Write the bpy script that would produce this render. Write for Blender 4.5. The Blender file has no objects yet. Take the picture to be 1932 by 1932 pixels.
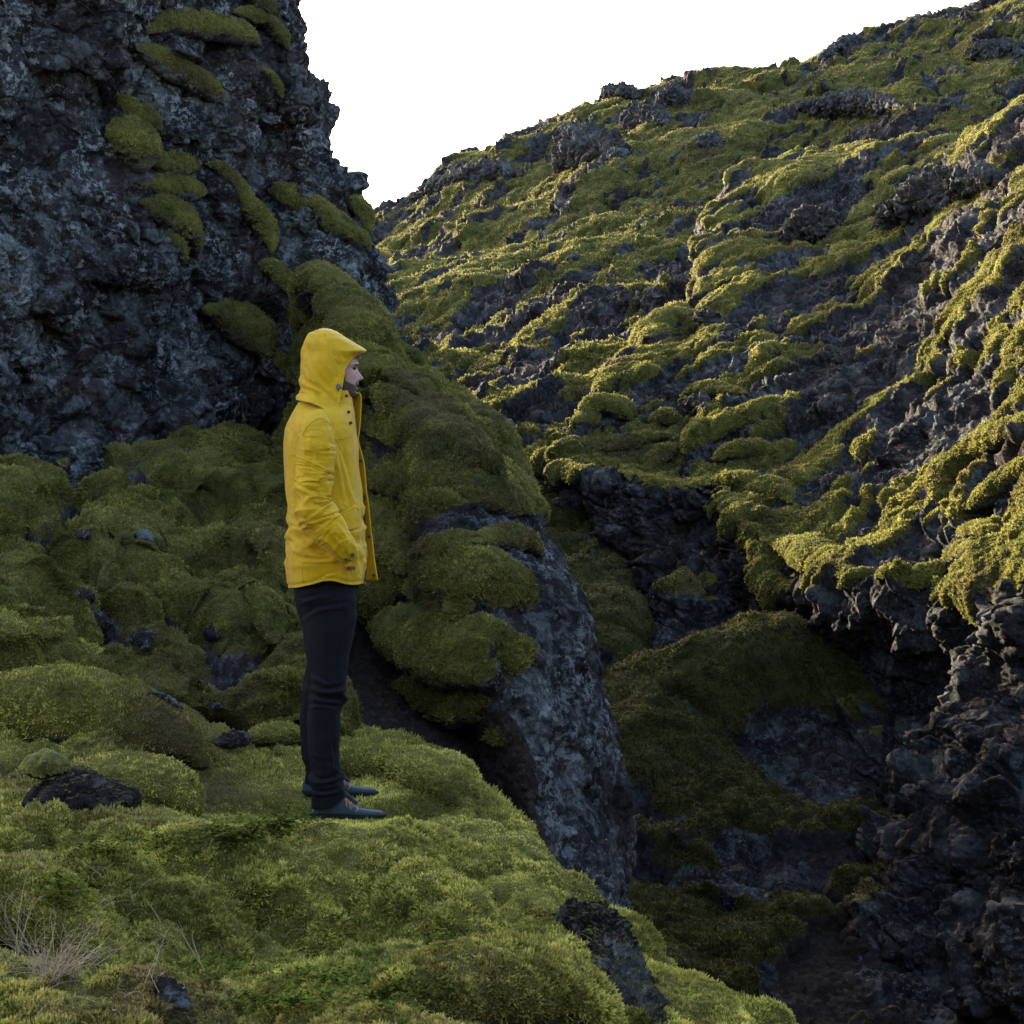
import bpy, math, time
import numpy as np

T0 = time.time()
Q = 1.0                                    # mesh density
SC = bpy.context.scene
COL = SC.collection

# ------------------------------------------------------------------ camera, sky, sun, exposure
K = 0.65                                   # picture width at one metre
cam_d = bpy.data.cameras.new("camera")
cam_d.sensor_width = 36.0
cam_d.lens = 36.0 / K
cam_d.clip_start = 0.05
cam_d.clip_end = 5000
cam = bpy.data.objects.new("camera", cam_d)
cam.rotation_euler = (math.radians(90), 0, 0)
COL.objects.link(cam)
SC.camera = cam

SUN_AZ = math.radians(-34)                 # from +Y towards +X
SUN_EL = math.radians(13)
sun_to = np.array([math.sin(SUN_AZ) * math.cos(SUN_EL), math.cos(SUN_AZ) * math.cos(SUN_EL), math.sin(SUN_EL)])
world = bpy.data.worlds.new("World")
SC.world = world
world.use_nodes = True
wn = world.node_tree
sky = wn.nodes.new("ShaderNodeTexSky")
sky.sky_type = 'NISHITA'
sky.sun_disc = False
sky.sun_elevation = SUN_EL
sky.sun_rotation = SUN_AZ
sky.air_density = 0.8
sky.dust_density = 6.0
sky.ozone_density = 0.3
bg = wn.nodes["Background"]
wn.links.new(sky.outputs[0], bg.inputs[0])
bg.inputs[1].default_value = 0.15
sun_d = bpy.data.lights.new("sun", 'SUN')
sun_d.energy = 3.3
sun_d.angle = math.radians(0.6)
sun_d.color = (1.0, 0.85, 0.60)
sun = bpy.data.objects.new("sun", sun_d)
from mathutils import Vector
sun.rotation_euler = Vector(sun_to).to_track_quat('Z', 'Y').to_euler()
sun.location = (-20, 15, 30)
COL.objects.link(sun)
SC.view_settings.view_transform = 'Standard'
SC.view_settings.look = 'None'
SC.view_settings.exposure = 2.7
SC.view_settings.gamma = 1.0
SC.cycles.max_bounces = 5
SC.cycles.diffuse_bounces = 3
SC.cycles.use_denoising = True

# ------------------------------------------------------------------ numeric helpers
F = np.float32

def P(px, py, Y):
    """point at distance Y in the direction of a point of the 1932-unit frame"""
    return ((px - 966) / 1932 * K * Y, Y, (966 - py) / 1932 * K * Y)

def _hash(ix, iy, iz, seed):
    with np.errstate(over='ignore'):
        h = (ix.astype(np.uint32) * np.uint32(0x8da6b343)) ^ (iy.astype(np.uint32) * np.uint32(0xd8163841)) \
            ^ (iz.astype(np.uint32) * np.uint32(0xcb1ab31f)) ^ np.uint32((seed * 0x9e3779b1) & 0xffffffff)
        h ^= h >> np.uint32(13)
        h *= np.uint32(0x5bd1e995)
        h ^= h >> np.uint32(15)
        h *= np.uint32(0x2c1b3c6d)
        h ^= h >> np.uint32(14)
    return h

def perlin(p, seed=0):
    p = np.asarray(p, F)
    sh = p.shape[:-1]
    p = p.reshape(-1, 3)
    i = np.floor(p).astype(np.int32)
    f = p - i
    u = f * f * f * (f * (f * 6 - 15) + 10)
    r = np.zeros(len(p), F)
    for dx in (0, 1):
        wx = u[:, 0] if dx else 1 - u[:, 0]
        for dy in (0, 1):
            wy = wx * (u[:, 1] if dy else 1 - u[:, 1])
            for dz in (0, 1):
                w = wy * (u[:, 2] if dz else 1 - u[:, 2])
                h = _hash(i[:, 0] + dx, i[:, 1] + dy, i[:, 2] + dz, seed)
                gx = (h & np.uint32(1023)).astype(F) * (2 / 1023.) - 1
                gy = ((h >> np.uint32(10)) & np.uint32(1023)).astype(F) * (2 / 1023.) - 1
                gz = ((h >> np.uint32(20)) & np.uint32(1023)).astype(F) * (2 / 1023.) - 1
                r += w * (gx * (f[:, 0] - dx) + gy * (f[:, 1] - dy) + gz * (f[:, 2] - dz))
    return (r * 1.3).reshape(sh)

def fbm(p, octv=4, seed=0, gain=0.5, lac=2.03, ridged=False):
    p = np.asarray(p, F)
    a, s, r = 1.0, 0.0, 0
    for k in range(octv):
        n = perlin(p, seed + 17 * k)
        if ridged:
            n = 1 - 2 * np.abs(n) * 1.6
        r = r + a * n
        s += a
        a *= gain
        p = p * lac + F(3.7)
    return r / s

def pillow(p, seed=0, rmin=0.55, rmax=1.0):
    """domes: max over scattered balls of 1-(d/r)^2; crisp valleys between round lumps"""
    p = np.asarray(p, F)
    sh = p.shape[:-1]
    p = p.reshape(-1, 3)
    i = np.floor(p).astype(np.int32)
    f = p - i
    best = np.full(len(p), -1.0, F)
    ident = np.zeros(len(p), F)
    for dx in (-1, 0, 1):
        for dy in (-1, 0, 1):
            for dz in (-1, 0, 1):
                h = _hash(i[:, 0] + dx, i[:, 1] + dy, i[:, 2] + dz, seed)
                cx = (h & np.uint32(255)).astype(F) / 255
                cy = ((h >> np.uint32(8)) & np.uint32(255)).astype(F) / 255
                cz = ((h >> np.uint32(16)) & np.uint32(255)).astype(F) / 255
                rr = ((h >> np.uint32(24)) & np.uint32(255)).astype(F) / 255
                r = rmin + (rmax - rmin) * rr
                d2 = (cx + dx - f[:, 0]) ** 2 + (cy + dy - f[:, 1]) ** 2 + (cz + dz - f[:, 2]) ** 2
                v = 1 - d2 / (r * r)
                g = v > best
                best = np.where(g, v, best)
                ident = np.where(g, rr, ident)
    return best.reshape(sh), ident.reshape(sh)

def facet(p, seed=0):
    """broken-rock relief: every cell of a Voronoi net is a plane with a tilt and a level of its own"""
    p = np.asarray(p, F)
    sh = p.shape[:-1]
    p = p.reshape(-1, 3)
    i = np.floor(p).astype(np.int32)
    f = p - i
    d1 = np.full(len(p), 9.0, F); d2 = np.full(len(p), 9.0, F)
    val = np.zeros(len(p), F)
    for dx in (-1, 0, 1):
        for dy in (-1, 0, 1):
            for dz in (-1, 0, 1):
                h = _hash(i[:, 0] + dx, i[:, 1] + dy, i[:, 2] + dz, seed)
                a = [((h >> np.uint32(8 * k)) & np.uint32(255)).astype(F) / 255 for k in range(4)]
                vx, vy, vz = a[0] + dx - f[:, 0], a[1] + dy - f[:, 1], a[2] + dz - f[:, 2]
                d = vx * vx + vy * vy + vz * vz
                h2 = _hash(h.astype(np.int32), h.astype(np.int32) >> 7, h.astype(np.int32) >> 3, seed + 1)
                g = [((h2 >> np.uint32(8 * k)) & np.uint32(255)).astype(F) / 127.5 - 1 for k in range(3)]
                v = -(vx * g[0] + vy * g[1] + vz * g[2]) + (a[3] - .5) * .9
                c = d < d1
                d2 = np.where(c, d1, np.minimum(d2, d))
                val = np.where(c, v, val)
                d1 = np.where(c, d, d1)
    e = np.clip((np.sqrt(d2) - np.sqrt(d1)) / .10, 0, 1)
    return (val * (.35 + .65 * e) - .35 * (1 - e)).reshape(sh)

def sstep(a, b, x):
    t = np.clip((x - a) / (b - a), 0, 1)
    return t * t * (3 - 2 * t)

def crm(m, M, pos=None):
    """Catmull-Rom matrix (M x m)"""
    t = np.linspace(0, m - 1, M) if pos is None else np.asarray(pos)
    M = len(t)
    B = np.zeros((M, m))
    i = np.clip(np.floor(t).astype(int), 0, m - 2)
    f = t - i
    w = [-.5 * f ** 3 + f ** 2 - .5 * f, 1.5 * f ** 3 - 2.5 * f ** 2 + 1, -1.5 * f ** 3 + 2 * f ** 2 + .5 * f, .5 * f ** 3 - .5 * f ** 2]
    for k in range(4):
        j = i - 1 + k
        lo, hi = j < 0, j > m - 1
        jj = np.clip(j, 0, m - 1)
        np.add.at(B, (np.arange(M), jj), w[k])
        # linear extrapolation at the ends
        for msk, a, b in ((lo, 0, 1), (hi, m - 1, m - 2)):
            if msk.any():
                ar = np.arange(M)[msk]
                np.add.at(B, (ar, np.full(len(ar), a)), w[k][msk])
                np.add.at(B, (ar, np.full(len(ar), b)), -w[k][msk])
    return B

def resample_net(net, M, N, upos=None, vpos=None):
    net = np.asarray(net, float)
    A, B = crm(net.shape[0], M, upos), crm(net.shape[1], N, vpos)
    return np.einsum('ai,ijc,bj->abc', A, net, B)

def gnormals(p, flip=False):
    du = np.gradient(p, axis=0)
    dv = np.gradient(p, axis=1)
    n = np.cross(du, dv)
    n /= np.linalg.norm(n, axis=-1, keepdims=True) + 1e-9
    return -n if flip else n

def norm(v):
    return v / (np.linalg.norm(v, axis=-1, keepdims=True) + 1e-9)

def grid_faces(M, N, wrapN=False):
    a = np.arange(M * N).reshape(M, N)
    if wrapN:
        a = np.concatenate([a, a[:, :1]], 1)
    return np.stack([a[:-1, :-1], a[1:, :-1], a[1:, 1:], a[:-1, 1:]], -1).reshape(-1, 4)

def make_mesh(name, verts, faces, mat=None, parent=None, attrs=None, cols=None, smooth=True):
    verts = np.ascontiguousarray(np.asarray(verts, F).reshape(-1, 3))
    faces = np.ascontiguousarray(np.asarray(faces, np.int32))
    k = faces.shape[1]
    me = bpy.data.meshes.new(name)
    me.vertices.add(len(verts))
    me.vertices.foreach_set("co", verts.ravel())
    me.loops.add(faces.size)
    me.loops.foreach_set("vertex_index", faces.ravel())
    me.polygons.add(len(faces))
    me.polygons.foreach_set("loop_start", np.arange(0, faces.size, k, dtype=np.int32))
    for an, av in (attrs or {}).items():
        a = me.attributes.new(an, 'FLOAT', 'POINT')
        a.data.foreach_set("value", np.ascontiguousarray(np.asarray(av, F).ravel()))
    me.update(calc_edges=True)
    me.validate()
    if not smooth:
        me.shade_flat()
    if mat:
        me.materials.append(mat)
    o = bpy.data.objects.new(name, me)
    COL.objects.link(o)
    if parent:
        o.parent = parent
    return o

def tag(o, label=None, cat=None, group=None, kind=None):
    if label: o["label"] = label
    if cat: o["category"] = cat
    if group: o["group"] = group
    if kind: o["kind"] = kind
    return o

# ------------------------------------------------------------------ materials
class NT:
    def __init__(self, name):
        self.m = bpy.data.materials.new(name)
        self.m.use_nodes = True
        self.t = self.m.node_tree
        self.b = self.t.nodes["Principled BSDF"]
        self.geo = self.t.nodes.new("ShaderNodeNewGeometry")
    def link(self, a, b): self.t.links.new(a, b)
    def node(self, k, **kw):
        n = self.t.nodes.new(k)
        for a, v in kw.items(): setattr(n, a, v)
        return n
    def attr(self, name):
        n = self.node("ShaderNodeAttribute"); n.attribute_name = name; return n.outputs["Fac"]
    def noise(self, scale, detail=4, rough=.6, vec=None, dist=0.0, out="Fac"):
        n = self.node("ShaderNodeTexNoise")
        n.inputs["Scale"].default_value = scale; n.inputs["Detail"].default_value = detail
        n.inputs["Roughness"].default_value = rough; n.inputs["Distortion"].default_value = dist
        self.link(vec or self.geo.outputs["Position"], n.inputs["Vector"])
        return n.outputs[out]
    def voro(self, scale, out="Distance", feature='F1', vec=None, rand=1.0):
        n = self.node("ShaderNodeTexVoronoi"); n.feature = feature
        n.inputs["Scale"].default_value = scale; n.inputs["Randomness"].default_value = rand
        self.link(vec or self.geo.outputs["Position"], n.inputs["Vector"])
        return n.outputs[out]
    def ramp(self, fac, stops, interp='LINEAR'):
        n = self.node("ShaderNodeValToRGB"); n.color_ramp.interpolation = interp
        e = n.color_ramp.elements
        while len(e) < len(stops): e.new(0.5)
        for k, (p, c) in enumerate(stops):
            e[k].position = p
            e[k].color = (c, c, c, 1) if isinstance(c, (int, float)) else (*c, 1)
        self.link(fac, n.inputs[0]); return n.outputs[0]
    def mix(self, fac, a, b, mode='MIX'):
        n = self.node("ShaderNodeMix"); n.data_type = 'RGBA'; n.blend_type = mode
        for s, v in ((0, fac), (6, a), (7, b)):
            if isinstance(v, (int, float)): n.inputs[s].default_value = v
            elif isinstance(v, tuple): n.inputs[s].default_value = (*v, 1)
            else: self.link(v, n.inputs[s])
        return n.outputs[2]
    def math(self, op, a, b=0.0, c=0.0):
        n = self.node("ShaderNodeMath"); n.operation = op
        for s, v in enumerate((a, b, c)):
            if isinstance(v, (int, float)): n.inputs[s].default_value = v
            else: self.link(v, n.inputs[s])
        return n.outputs[0]
    def bump(self, h, strength, dist, nrm=None):
        n = self.node("ShaderNodeBump"); n.inputs["Strength"].default_value = strength
        n.inputs["Distance"].default_value = dist
        self.link(h, n.inputs["Height"])
        if nrm is not None: self.link(nrm, n.inputs["Normal"])
        return n.outputs[0]
    def warp(self, scale, amt):
        n = self.node("ShaderNodeTexNoise"); n.inputs["Scale"].default_value = scale; n.inputs["Detail"].default_value = 3
        self.link(self.geo.outputs["Position"], n.inputs["Vector"])
        a = self.node("ShaderNodeVectorMath", operation='SUBTRACT'); self.link(n.outputs["Color"], a.inputs[0]); a.inputs[1].default_value = (.5, .5, .5)
        b = self.node("ShaderNodeVectorMath", operation='SCALE'); self.link(a.outputs[0], b.inputs[0]); b.inputs[3].default_value = amt
        c = self.node("ShaderNodeVectorMath", operation='ADD'); self.link(self.geo.outputs["Position"], c.inputs[0]); self.link(b.outputs[0], c.inputs[1])
        return c.outputs[0]

def moss_color(t, fine, tone=1.0):
    """yellow-green cushion moss with olive, deep green and brown patches"""
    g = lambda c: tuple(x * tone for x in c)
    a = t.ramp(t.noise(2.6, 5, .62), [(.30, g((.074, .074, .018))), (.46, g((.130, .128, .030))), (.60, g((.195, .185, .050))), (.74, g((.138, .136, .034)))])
    brown = t.ramp(t.noise(1.1, 4, .6, dist=.3), [(.52, 0.), (.66, .8)])
    a = t.mix(brown, a, g((.095, .072, .034)))
    green = t.ramp(t.noise(1.7, 3, .6), [(.30, .6), (.42, 0.)])
    a = t.mix(green, a, g((.058, .082, .022)))
    sp = t.ramp(t.noise(fine, 3, .7), [(.25, .42), (.5, 1.0), (.75, 1.55)])
    a = t.mix(1.0, a, t.ramp(t.noise(fine * .17, 4, .65), [(.3, .62), (.5, 1.0), (.7, 1.38)]), 'MULTIPLY')
    return t.mix(1.0, a, sp, 'MULTIPLY')

def rock_color(t, lichen=1.0, sc=1.0, red=1.0, rt=1.0, pale=.56):
    w = t.warp(9 * sc, .06 / sc)
    base = t.ramp(t.noise(3.2 * sc, 8, .68), [(p_, tuple(x * rt for x in c_)) for p_, c_ in ((.30, (.022, .020, .025)), (.46, (.066, .062, .070)), (.60, (.120, .114, .124)), (.76, (.20, .194, .204)))])
    brown = t.ramp(t.noise(1.3 * sc, 4, .6), [(.50, 0.), (.70, .55 * red)])
    base = t.mix(brown, base, (.040, .025, .018))
    # grey-blue crust lichen in blotches of several sizes, small pale spots
    area = t.ramp(t.noise(.9 * sc, 4, .6), [(.36, .12), (.58, 1.)])
    for k, (f, lo, amt) in enumerate(((3.2, .53, .50), (10., .55, .62), (27., .58, .75))):
        pt = t.ramp(t.noise(f * sc, 5, .72, vec=w if k < 2 else None, dist=.4), [(lo, 0.), (lo + .035, 1.)])
        lc = t.ramp(t.noise(40 * sc, 3, .65), [(.3, (.13, .155, .17)), (.5, (.22, .25, .27)), (.7, (.36, .39, .41))])
        base = t.mix(t.math('MULTIPLY', t.math('MULTIPLY', pt, area), min(1, amt * lichen)), base, lc)
    w2 = t.warp(26 * sc, .07 / sc)
    big = t.ramp(t.noise(2.1 * sc, 5, .65), [(pale - .04, 0.), (pale + .06, 1.)])
    pale = t.ramp(t.noise(14 * sc, 6, .75, vec=w2), [(pale + .012, 0.), (pale + .04, 1.)])
    l2 = t.math('MULTIPLY', t.math('MULTIPLY', pale, big), min(1, .9 * lichen))
    return t.mix(l2, base, t.ramp(t.noise(60 * sc, 3, .6), [(.3, (.28, .31, .34)), (.7, (.48, .51, .54))]))

def ground_material(name, fine=170., lichen=1.0, sc=1.0, tone=1.0, bump_m=.010, bump_r=.03, red=1.0, rt=1.0, pale=.56):
    t = NT(name)
    m = t.attr("moss")
    edge = t.math('ADD', m, t.math('MULTIPLY', t.math('SUBTRACT', t.noise(14 * sc, 5, .7), .5), .9))
    mask = t.ramp(edge, [(.42, 0.), (.55, 1.)])
    dirt = t.attr("dirt")
    rc = rock_color(t, lichen, sc, red, rt, pale)
    dc = t.ramp(t.noise(22 * sc, 6, .75), [(.3, (.014, .011, .010)), (.55, (.044, .033, .029)), (.75, (.115, .095, .088))])
    dm = t.ramp(t.math('ADD', dirt, t.math('MULTIPLY', t.math('SUBTRACT', t.noise(6 * sc, 4, .7), .5), .8)), [(.42, 0.), (.56, 1.)])
    rc = t.mix(dm, rc, dc)
    c = t.mix(mask, rc, moss_color(t, fine, tone))
    t.link(c, t.b.inputs["Base Color"])
    t.b.inputs["Roughness"].default_value = .95
    t.b.inputs["Specular IOR Level"].default_value = .15
    t.link(t.math('MULTIPLY', mask, .08), t.b.inputs["Sheen Weight"])
    t.b.inputs["Sheen Roughness"].default_value = .6
    t.b.inputs["Sheen Tint"].default_value = (.75, .8, .35, 1)
    hr = t.math('ADD', t.math('MULTIPLY', t.noise(9 * sc, 9, .72), 1.0), t.math('MULTIPLY', t.voro(13 * sc, vec=t.warp(6 * sc, .1 / sc)), .5))
    b1 = t.bump(t.math('MULTIPLY', hr, t.math('SUBTRACT', 1.0, mask)), 1.0, bump_r * 2 / sc)
    hm = t.math('ADD', t.noise(fine * .8, 3, .7), t.math('MULTIPLY', t.noise(fine * .2, 3, .6), 1.2))
    b2 = t.bump(t.math('MULTIPLY', hm, mask), 1.0, bump_m * 2, b1)
    t.link(b2, t.b.inputs["Normal"])
    return t.m

# ------------------------------------------------------------------ terrain sheets
SURF = []       # (positions, normals) of everything placed, for setting things on it

def relief(name, net, M, N, flip=False, big=((.6, 3.0),), pad=.9, thick=.22, cover=.3, covn=.5, slope=.5,
           rock=.12, rsc=.7, fine=.02, seed=1, mat=None, aniso=(1, 1, 1), flow=None, post=None, lift=.6, upos=None, vpos=None, dirt=0.0, small=.35):
    """a control net (x,y,z,moss bias,dirt bias) refined and weathered: rounded moss pads over craggy rock"""
    if Q != 1.0:
        qi = lambda m, n, pos: (int(n * Q), None if pos is None else np.interp(np.linspace(0, 1, int(n * Q)), np.linspace(0, 1, len(pos)), pos))
        M, upos = qi(0, M, upos)
        N, vpos = qi(0, N, vpos)
    g = resample_net(net, M, N, upos, vpos)
    c0 = gnormals(g[..., :3])
    w0 = (np.abs(g[..., 0]) < .33 * g[..., 1]) & (np.abs(g[..., 2]) < .33 * g[..., 1])
    flip = float((c0 * -g[..., :3]).sum(-1)[w0].mean()) < 0
    p, bias, db = g[..., :3], g[..., 3], g[..., 4]
    n = gnormals(p, flip)
    for a, s in big:
        p = p + n * (a * fbm(p / s, 3, seed))[..., None]
    n = gnormals(p, flip)
    up = n[..., 2]
    an = np.array(aniso)
    q = p * an
    if flow is not None:
        fd, fk = norm(np.array(flow[:3], float)), flow[3]
        q = q - (1 - 1 / fk) * (p @ fd)[..., None] * fd
    q = q + .28 * pad * np.stack([fbm(q / (pad * 1.1) + k * 11.3, 2, seed + 5 + k) for k in range(3)], -1)
    L, _ = pillow(q / pad, seed + 31)
    L2, _ = pillow(q / (pad * .43) + 5.1, seed + 37)
    L = .66 * np.clip(L, -.3, 1) + .34 * np.clip(L2, -.3, 1)
    pf = p
    if flow is not None: pf = p - (1 - 1 / 3.2) * (p @ fd)[..., None] * fd
    Lb, _ = pillow(q / (pad * 2.1) + 2.2, seed + 33)
    mxk = sstep(-.1, .35, fbm(p / (pad * 3.1), 2, seed + 35))
    L = L * (1 - .55 * mxk) + .55 * mxk * np.clip(Lb, -.3, 1)
    cov = cover + bias + covn * fbm(pf / (pad * 2.7), 3, seed + 41) + slope * (up - .55)
    raw = L + cov - .55 + .07 * fbm(p / (pad * .22), 3, seed + 43)
    m = np.clip(raw / .45, 0, 1)
    puff = np.sqrt(1 - (1 - m) ** 2)
    hm = thick * puff * (.30 + 1.0 * np.clip(L, 0, 1)) + thick * .10 * m * fbm(p / (pad * .16), 3, seed + 47)
    if small:
        L3, _ = pillow(q / (pad * .2) + 9.7, seed + 53)
        hm = hm + m * thick * small * .35 * np.clip(L3, 0, 1)
    dm = sstep(.35, .65, db + dirt + .5 * fbm(p / 1.6, 3, seed + 59))
    q2 = p + .25 * rsc * np.stack([fbm(p / (rsc * .8) + k * 7.7, 3, seed + 61 + k) for k in range(3)], -1)
    r1 = fbm(q2 / rsc, 5, seed + 71, gain=.55, ridged=True)
    W, wi = pillow(q2 / (rsc * .42), seed + 73)
    W2, _ = pillow(p / (rsc * .16), seed + 79)
    f1 = facet(q2 / (rsc * .55), seed + 101)
    f2 = facet(p / (rsc * .2) + .07 * fbm(p / (rsc * .1), 2, seed)[..., None], seed + 107)
    f3 = facet(p / (rsc * .075), seed + 109)
    hr = rock * (.50 * r1 + .18 * np.clip(W, -.5, 1) * (.5 + wi) + .50 * f1 + .24 * f2 + .10 * f3)
    rub = rock * (.18 * np.clip(W2, 0, 1) + .12 * f3 + .16 * fbm(p / (rsc * .1), 3, seed + 83))
    hr = hr * (1 - dm) + rub * dm
    d = norm(n * 1.0 + lift * m[..., None] * np.array([0, 0, 1.0]))
    p = p + d * hm[..., None] + n * (hr * (1 - .75 * m) + fine * fbm(p / .12, 3, seed + 89))[..., None]
    if post is not None: p, raw = post(p, raw)
    n = gnormals(p, flip)
    moss = sstep(0, .22, raw)
    f = grid_faces(M, N)
    if flip: f = f[:, ::-1]
    o = make_mesh(name, p, f, mat, attrs={"moss": moss, "dirt": dm})
    S = dict(o=o, p=p, n=n, moss=moss, dirt=dm)
    SURF.append(S)
    print("%-18s %7d verts  %.1fs" % (name, M * N, time.time() - T0))
    return S

def net_px(rows):
    """rows of (px,py,Y[,moss[,dirt]])"""
    return [[(*P(c[0], c[1], c[2]), c[3] if len(c) > 3 else 0.0, c[4] if len(c) > 4 else 0.0) for c in r] for r in rows]

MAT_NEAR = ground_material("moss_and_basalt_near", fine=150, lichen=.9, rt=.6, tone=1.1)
MAT_MID = ground_material("moss_and_basalt_mid_shaded", fine=95, lichen=1.0, rt=.6, tone=.6)  # moss tone lowered: shade below the cliff put into the colour
MAT_CLIFF = ground_material("lichened_basalt", fine=80, lichen=.8, pale=.515, rt=.40, red=1.4, sc=1.0, bump_r=.04)
MAT_FACE = ground_material("pale_lichened_face", fine=95, lichen=.5, bump_r=.03, red=.8, rt=.36, pale=.50, tone=.6)
MAT_EARTH = ground_material("earthy_rock", fine=150, lichen=.35, bump_r=.03, red=1.7, rt=.5)
MAT_PALE = ground_material("pale_moss", fine=150, lichen=.3, rt=.5, tone=1.6)
MAT_GORGE = ground_material("moss_and_basalt_gorge_shaded", fine=60, lichen=.6, sc=.8, bump_m=.006, bump_r=.05, red=1.1, rt=.40, tone=.21, pale=.60)  # deep shade of the gorge put into the moss and rock tone
MAT_CRAG = ground_material("crag_rock", fine=34, lichen=.8, sc=.55, bump_m=.012, bump_r=.05, red=1.0, rt=.85, tone=.66, pale=.58)
MAT_FAR = ground_material("moss_and_basalt_far", fine=60, lichen=.6, sc=.8, bump_m=.006, bump_r=.05, red=1.5, rt=.48, tone=.58, pale=.60)
MAT_HILL = ground_material("moss_and_basalt_hill", fine=30, lichen=.5, sc=.5, bump_m=.02, bump_r=.06, red=1.1, rt=.5, tone=.56, pale=.62)

# --- far hillside closing the valley
sky_line = [(560, 470), (640, 430), (700, 402), (770, 374), (870, 312), (960, 272), (1050, 226), (1130, 190), (1200, 168), (1290, 146),
            (1400, 132), (1540, 108), (1620, 76), (1720, 38), (1830, 4), (1932, -40), (2200, -150), (2700, -300)]
def far_col(x, ys):
    t = min(max((x - 1000) / 900, 0), 1)
    base = 1010 - 700 * t ** .8
    y_near = 21 + 24 * t
    Ys = 66 - 4 * t
    r = []
    for k, s in enumerate((0, .16, .33, .5, .66, .82, .93, 1.0)):
        y = base + (ys + 16 - base) * s
        Y = y_near * (Ys / y_near) ** (s ** 1.15)
        b = (.15, .05, -.08, .0, .25, .35, .3, -.15)[k]
        r.append((x, y, Y, b, 0))
    p = list(P(x, ys + 16, Ys))
    r2 = [(*P(*c[:3]), c[3], c[4]) for c in r]
    r2.append((p[0] * 1.04, p[1] + 6, p[2] + .2, .1, 0))
    r2.append((p[0] * 1.2, p[1] + 22, p[2] - 5, .1, 0))
    r2.append((p[0] * 1.5, p[1] + 60, p[2] - 22, .1, 0))
    return r2
far_net = [list(c) for c in zip(*[far_col(*s) for s in sky_line])]
FAR = relief("far_hillside", far_net, 760, 760, big=((1.6, 9.0), (.7, 3.5)), pad=.52, thick=.17, cover=-.17, covn=1.7, slope=.75, flow=(.6, .6, .5, 2.2),
             rock=.62, dirt=.1, rsc=2.4, fine=.03, seed=11, mat=MAT_HILL, flip=False, upos=np.concatenate([np.linspace(0, 7.3, 700), np.linspace(7.32, 10, 60)]))
tag(FAR['o'], kind="structure")

# --- sunlit spur on the right bank: crest row down to the lip above the gorge
crest = [(1010, 930, 25.5), (1040, 865, 22.6), (1092, 765, 23.5), (1180, 690, 26), (1310, 585, 29.5), (1345, 430, 33), (1480, 302, 36), (1600, 296, 35.5), (1750, 290, 33),
         (1932, 205, 30), (2150, 90, 27), (2500, -60, 23)]
lip = [(1015, 960, 25.0), (1052, 905, 22.0), (1130, 915, 21), (1240, 935, 20.4), (1330, 940, 19.8), (1400, 995, 18.9), (1450, 1075, 17.6), (1525, 1120, 16.6), (1640, 1138, 15.4),
       (1780, 1135, 14.0), (1950, 1105, 12.4), (2300, 1050, 10.5)]
rows = []
S_ = (0, .18, .36, .54, .7, .84, .94, 1.0)
for k, s in enumerate(S_):
    r = []
    for j, (c, l) in enumerate(zip(crest, lip)):
        y = c[2] * (l[2] / c[2]) ** (s ** .9)
        a = [c[i] + (l[i] - c[i]) * s for i in (0, 1)]
        w = math.sin(s * math.pi)
        b = 0.1
        if j >= 6 and .1 < s < .5: b = -.05
        r.append((a[0], a[1] + 10 * w, y, b, 0.0))
    rows.append(r)
spur_px = rows
net = net_px(rows)
back1 = [(p[0] + .3, p[1] + 1.5, p[2] - .25, .2, 0) for p in net[0]]
back2 = [(p[0] + 1.0, p[1] + 5, p[2] - 2.4, .2, 0) for p in net[0]]
under1 = [(p[0] + .1, p[1] + .25, p[2] - .3, -.6, 0) for p in net[-1]]
under2 = [(p[0] + .3, p[1] + .9, p[2] - .6, -1, 0) for p in net[-1]]
net = [under2, under1] + net[::-1] + [back1, back2]
SPUR = relief("sunlit_spur", net, 760, 900, big=((.75, 4.0), (.35, 1.7)), pad=.52, thick=.20, cover=-.07, covn=1.7, slope=.35, flow=(.78, .46, .42, 2.2),
              rock=.28, dirt=.25, rsc=1.1, fine=.02, seed=23, mat=MAT_FAR, upos=np.concatenate([np.linspace(0, 2, 60), np.linspace(2.01, 9, 640), np.linspace(9.02, 11, 60)]))
tag(SPUR['o'], kind="structure")

# --- gorge wall under the lip
wall_top = [(1030, 905, 22.4), (1130, 915, 21.6), (1240, 935, 20.5), (1330, 945, 19.9), (1400, 1000, 19.0), (1450, 1080, 18.1), (1525, 1125, 17.1), (1640, 1140, 15.9),
            (1780, 1140, 14.5), (1950, 1110, 12.9), (2300, 1050, 11)]
wall_mid = [(1040, 960, 22.4), (1130, 985, 21.8), (1230, 1040, 20.2), (1340, 1075, 19.4), (1420, 1110, 18.5), (1470, 1180, 18.3), (1550, 1260, 17), (1650, 1310, 15.4),
            (1790, 1320, 14), (1950, 1320, 12.6), (2300, 1400, 10.5)]
wall_low = [(1040, 1010, 22.0), (1140, 1060, 21.4), (1240, 1120, 19.7), (1320, 1170, 18.9), (1410, 1160, 19), (1480, 1260, 17.6), (1565, 1400, 16), (1640, 1480, 14.4),
            (1780, 1520, 13), (1950, 1540, 11.8), (2300, 1700, 9.8)]
wall_foot = [(1045, 1040, 22), (1150, 1110, 20.9), (1250, 1180, 19.2), (1330, 1230, 18.3), (1430, 1240, 18.4), (1500, 1360, 17), (1580, 1600, 14.6), (1660, 1720, 13.2),
             (1780, 1800, 12), (1950, 1880, 10.8), (2300, 2100, 9)]
def setb(r, b): return [(*c, b, 0.0) for c in r]
net = net_px([setb(wall_foot, -.25), setb(wall_low, -.45), setb(wall_mid, -.55), setb(wall_top, -.5)])
net = [[(p[0] - .2, p[1] - .6, p[2] - 1.2, 0, .5) for p in net[0]]] + net
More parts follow.
